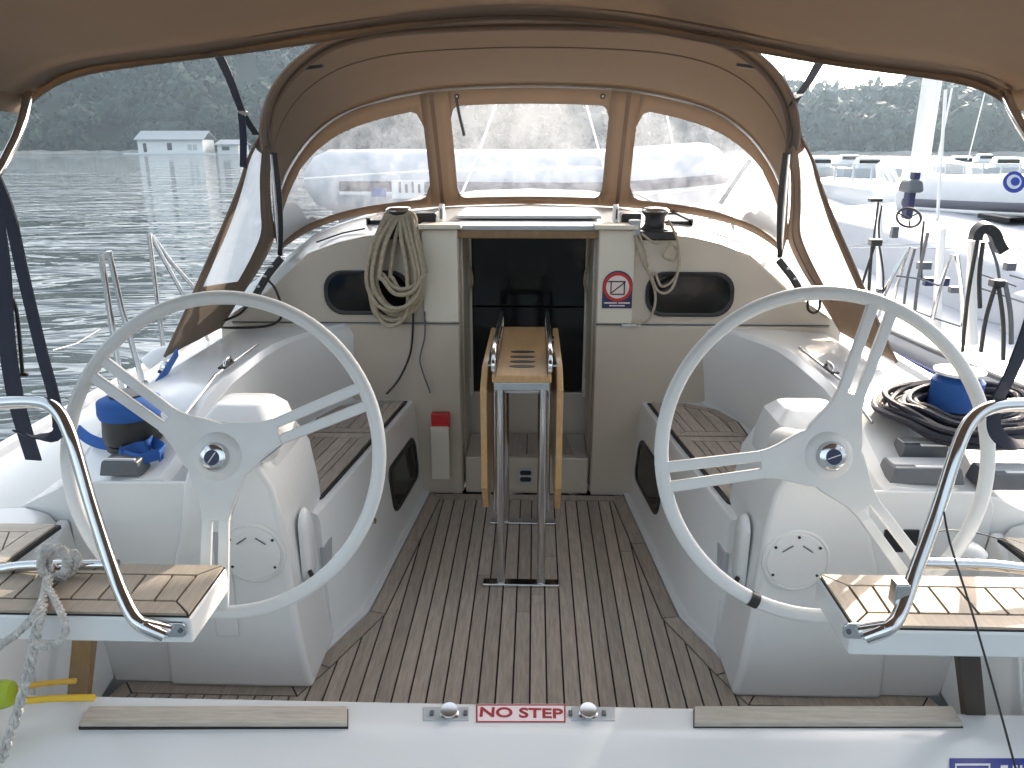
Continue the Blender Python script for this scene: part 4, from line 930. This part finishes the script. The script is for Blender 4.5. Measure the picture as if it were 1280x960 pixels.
# side panels: corner points aft-top, aft-foot, fore-foot, fore-top
for s in (-1, 1):
    edge_a = cr([mir(P(u, v, y=y), -s) for u, v, y in ((335, 150, 3.095), (324, 172, 3.085), (310, 200, 3.07), (298, 236, 3.05), (280, 280, 3.02), (258, 330, 2.98), (232, 390, 2.94), (206, 446, 2.91))], 4)
    top_ = P(336, 151, y=3.10)
    edge_f = cr([mir(p, -s) for p in (top_, A[0] + V(.002, .003, 0), A[0] + (F[0] - A[0]) * .33 + V(-.01, 0, 0), A[0] + (F[0] - A[0]) * .66 + V(-.01, 0, 0), F[0] + V(-.004, 0, 0), V(-1.335, 3.84, 1.075), V(-1.36, 3.60, .965), V(-1.40, 3.42, .85))], 4)
    n = len(edge_a) - 1
    def SP(i, t, o=0):
        a, f = edge_a[i], edge_f[i]; p = a + (f - a) * t
        return p + V(s * (.03 * math.sin(math.pi * t) * (1 - i / n) + o), 0, 0)
    i0, i1, t0, t1 = 5, 22, .10, .72
    tv = [0, t0 * .5, t0] + [t0 + (t1 - t0) * q / 6 for q in range(1, 7)] + [t1 + (1 - t1) * q / 4 for q in range(1, 5)]
    bm = BM(); a_grid(bm, [[SP(i, t) for t in tv] for i in range(n + 1)], skip=lambda i, k: i0 <= i < i1 and 2 <= k < 8); obj('side_panel', bm, CANVAS, SH, solid=.004, sharp=180)
    bm = BM(); a_grid(bm, [[SP(i, t) for t in tv[2:9]] for i in range(i0, i1 + 1)]); obj('window', bm, CLEARS, SH, sharp=180)
    b = BM(); a_tube(b, [SP(i, 0) for i in range(n + 1)], .006, 8); obj('binding', b, CANVAST, SH)
    for t in (.72, .86):
        b = BM(); a_tube(b, [SP(i, t, -s * 0.004) + V(-s * .004, 0, 0) for i in range(2, n - 3)], .0025, 6); obj('seam', b, CANVAST, SH)
    # hoop leg strut down to its hinge on the coachroof corner
    p0 = mir(A[0], -s) + V(-s * .0, .02, -.015); p1 = mir(P(351, 318, y=3.47), -s)
    tube_obj('hoop_leg', [p0, p0 + (p1 - p0) * .5 + V(0, .0, .0), p1], .0115, STEEL, SH, seg=12)
    b = BM(); a_ribbon(b, cr([p0 + V(-s * .012, -.012, 0), p0 + (p1 - p0) * .4 + V(-s * .02, -.016, 0), p0 + (p1 - p0) * .8 + V(-s * .012, -.016, 0), p1 + V(0, -.016, 0)], 4), .02, .004, (1, 0, 0)); obj('leg_strap', b, BLACK, SH)
    # black hinge rail along the cabin corner
    q0, q1 = mir(P(352, 322, y=3.46), -s), mir(P(318, 372, y=3.40), -s)
    b = BM(); a_ribbon(b, [q0, (q0 + q1) / 2 + V(0, 0, .012), q1], .035, .03, (0, 1, 0)); obj('hinge_rail', b, BLACK, SH, bevel=.006)
    for t in (.3, .55, .8):
        c = q0 + (q1 - q0) * t; b = BM(); a_box(b, c + V(0, -.02, .018), (.018, .01, .01)); obj('hinge_bolt', b, STEEL, SH, bevel=.002)
    lp = [mir(P(u, v, y=3.44), -s) for u, v in (((316, 372), (300, 392), (268, 408), (330, 408), (352, 395), (346, 365), (334, 348)) if s < 0 else ((1003, 380), (1004, 388), (1010, 394), (1020, 392), (1024, 382)))] if s < 0 else [P(u, v, y=3.42) for u, v in ((1010, 372), (1010, 386), (1017, 391), (1024, 386), (1025, 372))]
    tag(tube_obj('cord', lp, .006, BLACK, smooth=5), 'black cord looped at the foot of the spray hood ' + ('near the stanchions' if s < 0 else 'near the black rope coil'), 'cord', 'cords at the spray hood foot')

# ================================================================== BIMINI
BI = thing('bimini', 'taupe canvas bimini canopy stretched over the helm', 'canopy')
yb = 2.30
fe_px = [(40, 119), (72, 97), (112, 83), (180, 72), (270, 61), (345, 51), (420, 40), (520, 24), (640, 14), (760, 22), (880, 43), (960, 58), (1050, 73), (1150, 86), (1205, 96), (1235, 107), (1252, 118)]
FE = cr([P(u, v, y=yb) for u, v in fe_px], 6); m = len(FE)
rows = []
for q in range(15):
    t = q / 14; row = []
    for i, p in enumerate(FE):
        a = i / (m - 1); k = p.copy(); k.y = yb - t * 2.1
        crown = .17 * (1 - (2 * a - 1) ** 2)
        k.z = p.z + crown * math.sin(math.pi * min(t * .8, .5)) * .9 + (.05 * math.sin(math.pi * t)) - .006 * math.sin(t * 14 + a * 3)
        k.x = p.x * (1 + .05 * t)
        k.z += .006 * math.sin(a * 22 + t * 9) * math.sin(math.pi * a)
        row.append(k)
    rows.append(row)
bm = BM(); a_grid(bm, rows); obj('canopy_canvas', bm, CANVAS, BI, solid=.004, sharp=180)
# hem below the front edge
bm = BM(); a_grid(bm, [[p + V(0, d, h) for p in FE] for d, h in ((.0, .001), (-.005, -.012), (-.012, -.022))]); obj('front_hem', bm, CANVAS, BI, solid=.004, sharp=180)
b = BM(); a_tube(b, [p + V(0, -.06, .012) for p in FE], .0045, 6); obj('seam', b, CANVAST, BI)
b = BM(); a_tube(b, [p + V(0, -.012, .012) for p in FE[3:-3]], .0125, 8); obj('bow_tube', b, STEEL, BI)
for s in (-1, 1):
    c = FE[0] if s < 0 else FE[-1]
    # corner gusset and side edge down-turn
    bm = BM(); a_grid(bm, [[r[0 if s < 0 else -1] + V(s * .0, 0, 0) for r in rows], [r[0 if s < 0 else -1] + V(s * .03, 0, -.05) for r in rows]]); obj('side_hem', bm, CANVAS, BI, solid=.004, sharp=180)
    tube_obj('bow_leg', [c + V(0, -.01, .012), P(2 if s < 0 else 1298, 208 if s < 0 else 190, y=1.98), V(s * 1.52, 1.55, 1.05), V(s * 1.56, 1.40, .60)], .0125, STEEL, BI, seg=12, smooth=5)
    b = BM(); a_ribbon(b, [P(u, v, y=yb - .01) for u, v in (((0, 3), (46, 0)) if s < 0 else ((1250, 3), (1292, 8)))], .012, .008, (0, 1, 0)); obj('zip_end', b, STEEL, BI)
# tension straps from bimini to spray hood
for lab, px in (('black canopy strap crossing in front of the dark hillside', [(270, 62, 2.3), (287, 98, 2.62), (303, 140, 2.98), (320, 168, 3.12)]), ('black strap end hanging from the canopy strap buckle', [(301, 136, 2.98), (304, 170, 3.02), (304, 209, 3.06)]), ('dark canopy strap crossing the bright sky by the mast', [(1031, 66, 2.3), (1012, 100, 2.7), (999, 118, 2.95), (988, 136, 3.12)])):
    th = thing('canopy_strap', lab, 'strap', 'straps between canopy and spray hood')
    b = BM(); a_ribbon(b, cr([P(u, v, y=y) for u, v, y in px], 4), .026, .003, (1, 0, 0)); obj('webbing', b, NAVY, th)
    if len(px) == 4:
        b = BM(); a_box(b, P(*px[2][:2], y=px[2][2] - .01), (.034, .012, .018), Matrix.Rotation(R(25 if px[0][0] < 640 else -25), 3, 'Y')); obj('buckle', b, STEEL, th, bevel=.002)

# ================================================================== OWN STANCHIONS
def stanchion(lab, tubes, group, r=.0125):
    th = thing('stanchion', lab, 'stanchion', group)
    for pts in tubes: tube_obj('tube', pts, r, STEEL, th, seg=10)
    f = tubes[0][-1]; bm = BM(); a_lathe(bm, [(.03, 0), (.03, .008), (.016, .03), (0, .03)], (f.x, f.y, f.z - .01), seg=14); obj('socket', bm, STEEL, th)
g = 'guardrail stanchions along the boathouse side'
dk = .60
def foot(u, v, x): p = P(u, v, x=x); return p
stanchion('lone steel stanchion standing nearest the wheel with the wire leading off', [[P(126, 318, x=-1.78), V(P(122, 440, x=-1.78).x, P(126, 318, x=-1.78).y, dk)]], g)
stanchion('tilted steel stanchion between the lone one and the gate', [[P(136, 314, x=-1.80), P(152, 385, x=-1.80), V(-1.76, P(164, 452, x=-1.8).y, dk)]], g)
stanchion('steel gate stanchion with two braces spreading from its top', [[P(186, 292, x=-1.82), V(-1.80, P(180, 440, x=-1.82).y + .15, dk)], [P(187, 292, x=-1.82), V(-1.80, P(190, 440, x=-1.82).y + .6, dk)], [P(190, 294, x=-1.82), P(212, 325, x=-1.82), V(-1.80, P(232, 368, x=-1.82).y + .35, dk + .1)]], g, .011)
tag(tube_obj('lifeline', [P(125, 412, x=-1.78), P(95, 430, x=-1.80), P(66, 438, x=-1.82)], .003, STEEL), 'thin wire sagging from the lone stanchion', 'wire')
th = thing('boat_fender', 'small white and blue gear bundle lashed behind the wheel near the blue strap', 'gear')
c = P(182, 455, x=-1.62); a_ = P(222, 440, x=-1.5)
tube_obj('roll', [c, c + (a_ - c) * .5 + V(0, 0, .02), a_], .03, WHITEP, th, smooth=3); tube_obj('lashing', [c + V(.05, 0, -.03), c + V(.1, .02, -.06), c + V(.14, 0, -.02)], .008, BLACK, th, smooth=3)

# ================================================================== DINGHY ON THE FOREDECK
def tube_ring(bm, pts, r, seg=14): a_tube(bm, pts, r, seg)
def dinghy(th, M, L, Wd, r, square=False):
    """inflatable: U of fat tube with conical ends, rubbing band, hull; M maps local (x along length, y across, z up)"""
    def tr(p): return M @ Vector(p)
    h = Wd / 2 - r
    path = cr([(-L / 2, -h, 0), (-L * .2, -h, 0), (L * .18, -h, 0.0), (L * .34, -h * .72, .04), (L * .44, 0, .07), (L * .34, h * .72, .04), (L * .18, h, 0), (-L * .2, h, 0), (-L / 2, h, 0)], 7)
    if square: path = cr([(-L / 2, -h, 0), (-L * .2, -h, 0), (L * .2, -h, .01), (L * .36, -h * .93, .04), (L * .43, -h * .6, .06), (L * .45, 0, .07), (L * .43, h * .6, .06), (L * .36, h * .93, .04), (L * .2, h, .01), (-L * .2, h, 0), (-L / 2, h, 0)], 7)
    bm = BM(); n = len(path)
    a_tube(bm, [tr(p) for p in path], lambda t: r * (.35 if t in (0, 1) else .8 if t < .02 or t > .98 else 1), 18); obj('tube', bm, PVC, th, sharp=70)
    for dz, rr, m, nm in ((-.12, .10, PVCG, 'rubbing_band'), (-.34, .05, WHITEP, 'rubbing_strake')):
        bm = BM(); out = []
        for i, p in enumerate(path[3:-3]):
            t = (path[i + 4] - path[i + 2]).normalized(); nn = Vector((t.y, -t.x, 0)).normalized(); out.append(tr(p + nn * r * math.sqrt(max(1 - dz * dz, 0)) * 1.0 + Vector((0, 0, r * dz))))
        a_tube(bm, out, r * rr * 1.6, 8, flat=.4 if nm == 'rubbing_band' else 1); obj(nm, bm, m, th)
    bm = BM(); rings = []
    for x, k, dz in ((-L * .47, .85, 0), (-L * .1, .85, -.02), (L * .2, .7, .0), (L * .36, .3, .06), (L * .42, .05, .08)):
        rings.append([tr((x, y * h * k, z)) for y, z in ((-1, -r * .5), (0, -r * 1.55 + dz), (1, -r * .5), (.9, 0), (-.9, 0))])
    a_loft(bm, rings); obj('hull', bm, PVC, th)
    bm = BM(); a_prism(bm, [tr(p) for p in ((-L * .46, -h, -r * .9), (-L * .46, h, -r * .9), (-L * .46, h, r * .9), (-L * .46, -h, r * .9))], tr((-L * .44, 0, 0)) - tr((-L * .46, 0, 0))); obj('transom', bm, PVCG, th)
    return tr
th = thing('foredeck_dinghy', 'white boat with a grey band lying ahead, seen through the spray hood windows', 'boat')
M = Matrix.Translation(V(-.15, 8.6, 1.29)) @ Matrix.Rotation(R(-5), 4, 'Z')
dinghy(th, M, 4.3, 1.7, .31)
b = BM(); c0, c1 = P(490, 225, y=7.68), P(533, 248, y=7.68); a_box(b, ((c0.x + c1.x) / 2, 7.66, (c0.z + c1.z) / 2), (c1.x - c0.x, .03, c0.z - c1.z)); pl = obj('name_plate', b, WHITEP, th)
for k in range(5): box_obj('stroke', (c0.x + .08 + k * .062, 7.64, (c0.z + c1.z) / 2 + .02 - .01 * (k % 2)), (.022, .01, .10 - .02 * (k % 2)), GREY, pl)
c0 = P(472, 241, y=7.6); box_obj('blue_patch', (c0.x, 7.66, c0.z), (.14, .03, .08), BLUE, th)
# white guard rails on the foredeck in front of it, two shrouds
for lab, pts, r in (('white foredeck rail crossing ahead of the grey banded boat', [P(380, 224, y=7.4), P(520, 215, y=7.4), P(650, 211, y=7.4), P(760, 210, y=7.4)], .012), ('pale rope slanting down ahead of the centre window', [P(620, 130, y=6.2), P(600, 185, y=6.2), P(576, 245, y=6.2)], .010), ('pale shroud pair ahead of the centre window near the sign', [P(732, 128, y=6.2), P(745, 175, y=6.2), P(755, 210, y=6.2)], .008), ('pale shroud ahead of the window nearest the no-shoes sign', [P(832, 136, y=6.2), P(838, 165, y=6.2), P(843, 190, y=6.2)], .008), ('grey stay slanting ahead of the window nearest the mast', [P(938, 200, y=6.5), P(920, 225, y=6.5), P(900, 255, y=6.5)], .02)):
    tag(tube_obj('rigging_line', pts, r, WHITEP if 'grey' not in lab.split()[0] else GREY, smooth=3), lab, 'rigging', 'rigging ahead of the spray hood')

# ================================================================== NEIGHBOUR YACHT AND MARINA ON THE DINGHY SIDE
NB = thing('neighbour_yacht', 'white sailing yacht moored alongside with bare mast and rails', 'sailboat')
xc = 4.15
bm = BM(); rings = []
for y, hb, zd in ((3.1, 1.45, .50), (3.4, 1.75, .52), (5.5, 2.0, .55), (8.5, 1.95, .60), (11, 1.4, .70), (13.2, .5, .85), (14, .05, .92)):
    rings.append([(xc + x * hb, y, z) for x, z in ((-1, zd - .05), (-.985, zd), (-.8, zd + .02), (0, zd + .07), (.8, zd + .02), (.985, zd), (1, zd - .05), (.93, -.1), (.6, -.8), (0, -.95), (-.6, -.8), (-.93, -.1))])
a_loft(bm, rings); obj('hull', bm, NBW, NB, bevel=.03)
bm = BM(); rings = []
for y, w_, h in ((4.6, 1.05, .32), (5.0, 1.15, .44), (7.0, 1.15, .50), (9.0, .95, .42), (10.6, .6, .12)):
    rings.append([(xc + x * w_, y, .56 + z) for x, z in ((-1.1, 0), (-1.0, h * .8), (-.8, h), (0, h * 1.12), (.8, h), (1.0, h * .8), (1.1, 0))])
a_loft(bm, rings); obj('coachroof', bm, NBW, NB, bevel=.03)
for y in ():
    bm = BM(); a_prism(bm, [(xc - 1.215 - .004 * (y - 6), yy, z) for yy, z in rrect(y, .75, .7, .16, .06)], (-.02, 0, .0)); obj('window', bm, SMOKE, NB, bevel=.003)
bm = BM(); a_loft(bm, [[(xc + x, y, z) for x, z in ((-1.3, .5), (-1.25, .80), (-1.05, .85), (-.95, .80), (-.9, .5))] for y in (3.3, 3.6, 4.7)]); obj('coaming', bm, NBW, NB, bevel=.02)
my = 8.0; mx = P(1148, 215, y=my).x
def mast_bm(x, y, z0, z1, w):
    bm = BM(); a_loft(bm, [[(x + a * k, y + b * k * 1.3, z) for a, b in [(w / 2 * math.cos(R(q)), w / 2 * math.sin(R(q))) for q in range(0, 360, 30)]] for z, k in ((z0, 1), (z1, .85))]); return bm
obj('mast', mast_bm(mx, my, 1.0, 9, .165), WHITEP, NB)
for u0, v0, u1, v1, y, r in ((1190, 110, 1165, 235, 7.6, .010), (1182, 112, 1170, 300, 6.6, .014), (1235, 100, 1210, 200, 9.0, .007), (1166, 196, 1211, 206, 7.9, .018), (1211, 205, 1211, 219, 7.9, .03), (960, 320, 1110, 302, 5.0, .004), (1100, 307, 1280, 300, 5.6, .004), (1065, 310, 1290, 310, 5.2, .004)):
    tube_obj('stay' if abs(u0 - u1) < 60 else 'lifeline', [P(u0, v0, y=y), P(u1, v1, y=y)], r, WHITEP if r > .005 else STEEL, NB, seg=6)
def nb_st(u0, v0, u1, v1, y, m, r=.014, nm='stanchion', bend=0):
    a, b = P(u0, v0, y=y), P(u1, v1, y=y); mid = (a + b) / 2 + V(bend, 0, 0); tube_obj(nm, [a, mid, b], r, m, NB, seg=8, smooth=4)
# pushpit, stanchions and their braces
for a in ((1098, 252, 1086, 385, 4.6, BLACK, .006), (1103, 256, 1099, 300, 4.6, BLACK, .006), (1094, 305, 1068, 400, 4.2, BLACK, .007), (1090, 306, 1086, 410, 4.2, BLACK, .007), (1099, 306, 1104, 375, 4.2, BLACK, .006),
          (1133, 312, 1095, 395, 4.2, STEEL, .012), (1138, 308, 1110, 405, 4.2, STEEL, .010), (1144, 310, 1130, 380, 4.4, GREY, .008), (1160, 290, 1143, 392, 4.4, GREY, .010), (1155, 276, 1152, 350, 4.6, BLACK, .007),
          (1178, 285, 1172, 420, 4.3, WHITEP, .022), (1190, 318, 1165, 400, 4.0, STEEL, .012), (1196, 318, 1204, 420, 4.0, STEEL, .012), (1217, 300, 1216, 430, 3.7, WHITEP, .024), (1222, 300, 1203, 440, 3.6, BLACK, .009), (1229, 302, 1225, 385, 3.6, BLACK, .010), (1236, 302, 1250, 355, 3.6, GREY, .007),
          (1245, 355, 1226, 440, 3.3, BLACK, .009), (1248, 356, 1254, 450, 3.3, BLACK, .009), (1256, 352, 1264, 430, 3.3, GREY, .010), (1098, 250, 1098, 400, 5.2, WHITEP, .022)):
    nb_st(*a[:5], a[5], a[6], bend=(-.01 if a[0] > a[2] else .01))
for u, v, y, sx, sz in ((1094, 250, 4.6, .07, .02), (1094, 303, 4.2, .06, .035), (1246, 354, 3.3, .05, .03)):
    box_obj('rail_cap', P(u, v, y=y), (sx, .05, sz), BLACK, NB, bevel=.006)
# toe rail, hull stripes, deck hatches, hand rail
edge = [(3.1, 1.45, .50), (3.4, 1.75, .52), (5.5, 2.0, .55), (8.5, 1.95, .60), (11, 1.4, .70), (13.2, .5, .85)]
tube_obj('toe_rail', [V(xc - hb, y, zd + .02) for y, hb, zd in edge], .016, GREY, NB, seg=6, smooth=4)
for dz, r_, m_ in ((-.10, .010, SIGNB), (-.16, .006, GREY)): tube_obj('hull_stripe', [V(xc - hb * (1 + dz * .06), y, zd + dz) for y, hb, zd in edge], r_, m_, NB, seg=6, smooth=4)
for y in (5.6, 6.3): box_obj('hatch', (xc - .3, y, 1.10), (.45, .45, .04), SMOKE, NB, bevel=.01)
for u, v, y, du, dv in ((1170, 352, 4.9, 30, 10), (1195, 362, 4.5, 16, 8), (1118, 290, 5.2, 8, 14), (1100, 363, 4.6, 8, 5), (1262, 333, 4.2, 12, 10), (1155, 332, 5.2, 16, 9)):
    p = P(u, v, y=y); k = y / 967; box_obj('deck_fitting', p, (du * k, .04, dv * k), GREY if du < 20 else SIGNK, NB, bevel=.004)
for pts in ([(1270, 358), (1232, 345), (1210, 338)], [(1285, 380), (1240, 365), (1212, 356)], [(1290, 352), (1262, 344)], [(1130, 383), (1160, 395), (1200, 408)], [(1120, 345), (1150, 349), (1175, 358)]):
    tube_obj('deck_line', [P(u, v, y=4.0) for u, v in pts], .0045, GREY, NB, seg=5, smooth=3)
# black padded horseshoe on the rail
th = thing('horseshoe_buoy', 'black horseshoe pad hung over the neighbour rail post', 'buoy')
b = BM(); a_ribbon(b, cr([P(u, v, y=3.62) for u, v in ((1219, 300), (1222, 289), (1231, 284), (1241, 290), (1247, 303), (1253, 314))], 5), .05, .045, (0, 1, .2)); obj('pad', b, BLACK, th, bevel=.01)
th = thing('outboard_motor', 'dark outboard motor clamped on the neighbour rail beside the dinghy', 'outboard motor')
c = P(1139, 232, y=6.2); box_obj('cowl', c, (.13, .22, .10), GREY, th, bevel=.03, taper=.8); box_obj('leg', c + V(0, 0, -.14), (.06, .09, .22), SIGNK, th, bevel=.015); box_obj('bracket', c + V(.01, -.02, .07), (.05, .08, .07), SIGNK, th, bevel=.012)
th = thing('small_wheel', 'small black steering ring on the neighbour stern rail', 'steering wheel')
b = BM(); c = P(1136, 272, y=5.0); a_tube(b, [c + V(.075 * math.cos(q), .03 * math.sin(q), .055 * math.sin(q)) for q in [2 * math.pi * i / 24 for i in range(24)]], .008, 8, closed=True); obj('ring', b, BLACK, th)
for q in (30, 150, 270): tube_obj('spoke', [c, c + V(.072 * math.cos(R(q)), .03 * math.sin(R(q)), .052 * math.sin(R(q)))], .005, BLACK, th, seg=6)
th = thing('inflatable_dinghy', 'white inflatable dinghy with dark band and blue oval badge on the neighbour yacht', 'dinghy')
M = Matrix.Translation(V(4.56, 6.75, 1.19)) @ Matrix.Rotation(R(-82), 4, 'Z') @ Matrix.Rotation(R(-2), 4, 'Y')
trf = dinghy(th, M, 2.7, 1.75, .225, square=True)
c = P(1268, 228, y=5.66); b = BM(); a_lathe(b, [(.075, 0), (.075, .01), (0, .012)], V(c.x, 5.67, c.z), (0, -1, .35), 24); bd = obj('badge', b, SIGNB, th)
b = BM(); a_lathe(b, [(.05, .0), (.05, .004), (0, .005)], V(c.x - .005, 5.659, c.z + .004), (0, -1, .35), 20); obj('badge_centre', b, PVC, bd)
b = BM(); a_lathe(b, [(.03, .0), (.03, .004), (0, .005)], V(c.x, 5.653, c.z + .006), (0, -1, .35), 20); obj('badge_dot', b, SIGNB, bd)

# another stern frame beyond, pontoon, far craft
th = thing('stern_gantry', 'white angled gantry standing on a stern beyond the neighbour yacht', 'gantry')
for pts in ([(1099, 232), (1097, 207), (1108, 199), (1112, 202), (1122, 230)], [(1096, 230), (1100, 213), (1107, 228)], [(1103, 206), (1116, 231)]):
    tube_obj('bar', [P(u, v, y=11) for u, v in pts], .035, WHITEP, th, seg=8)
th = thing('far_motorboat', 'pale motorboat hull beyond the neighbour rails', 'boat')
bm = BM(); p = P(1090, 236, y=11.3); a_loft(bm, [[(x, y, z) for y, z in ((11.2, WZ - .1), (11.2, p.z - .1), (11.35, p.z), (13.5, p.z), (13.6, WZ - .1))] for x in (p.x, p.x + .6, p.x + 6)]); obj('hull', bm, GRP, th, bevel=.04)
th = thing('pontoon', 'long low grey pontoon with posts across the water beyond the mast', 'pontoon')
q = P(1010, 216, y=42); q2 = P(1330, 212, y=42)
bm = BM(); a_box(bm, ((q.x + q2.x) / 2, 42, WZ + .22), (q2.x - q.x, 1.6, .35)); obj('deck', bm, LGREY, th, bevel=.03)
for k in range(14):
    x = q.x + (q2.x - q.x) * (k + .3) / 14; box_obj('post', (x, 41.5, WZ + .75), (.09, .09, 1.0), WHITEP, th)
box_obj('handrail', ((q.x + q2.x) / 2, 41.5, WZ + 1.25), (q2.x - q.x, .05, .05), WHITEP, th)
rb = random.Random(21)
for k, (u, y) in enumerate(((1030, 60), (1065, 75), (1090, 58), (1205, 66), (1232, 80), (1262, 60))):
    p = P(u, 205, y=y); L = rb.uniform(3.2, 5); dsc = ('first', 'second', 'third', 'fourth', 'fifth', 'sixth')[k]
    th = thing('moored_motorboat', f'tiny white motorboat beyond the pontoon, {dsc} along from the spray hood', 'boat', 'tiny moored boats beyond the pontoon')
    bm = BM(); a_loft(bm, [[(p.x + x, y + yy * w_, WZ + z) for yy, z in ((-1, .6), (1, .6), (.7, -.1), (-.7, -.1))] for x, w_ in ((-L / 2, .8), (L * .2, .9), (L / 2, .15))]); obj('hull', bm, WHITEP, th, bevel=.02)
    box_obj('cabin', (p.x - L * .08, y, WZ + .95), (L * .4, 1.1, .7), WHITEP, th, bevel=.06, taper=.8); box_obj('windscreen', (p.x - L * .08, y - .52, WZ + 1.02), (L * .34, .05, .26), SMOKE, th)

# ================================================================== HAZE
hz = bpy.data.materials.new('haze'); hz.use_nodes = True; n = hz.node_tree.nodes
for x in list(n):
    if x.type == 'BSDF_PRINCIPLED': n.remove(x)
pv = n.new('ShaderNodeVolumePrincipled'); pv.inputs['Color'].default_value = (.60, .80, 1.0, 1); pv.inputs['Density'].default_value = 0.0004; pv.inputs['Anisotropy'].default_value = 0.35
hz.node_tree.links.new(pv.outputs[0], n['Material Output'].inputs['Volume'])
bm = BM(); a_box(bm, (0, 320, 38), (2200, 1300, 90)); tag(obj('haze', bm, hz), kind='stuff')
bpy.context.view_layer.update()
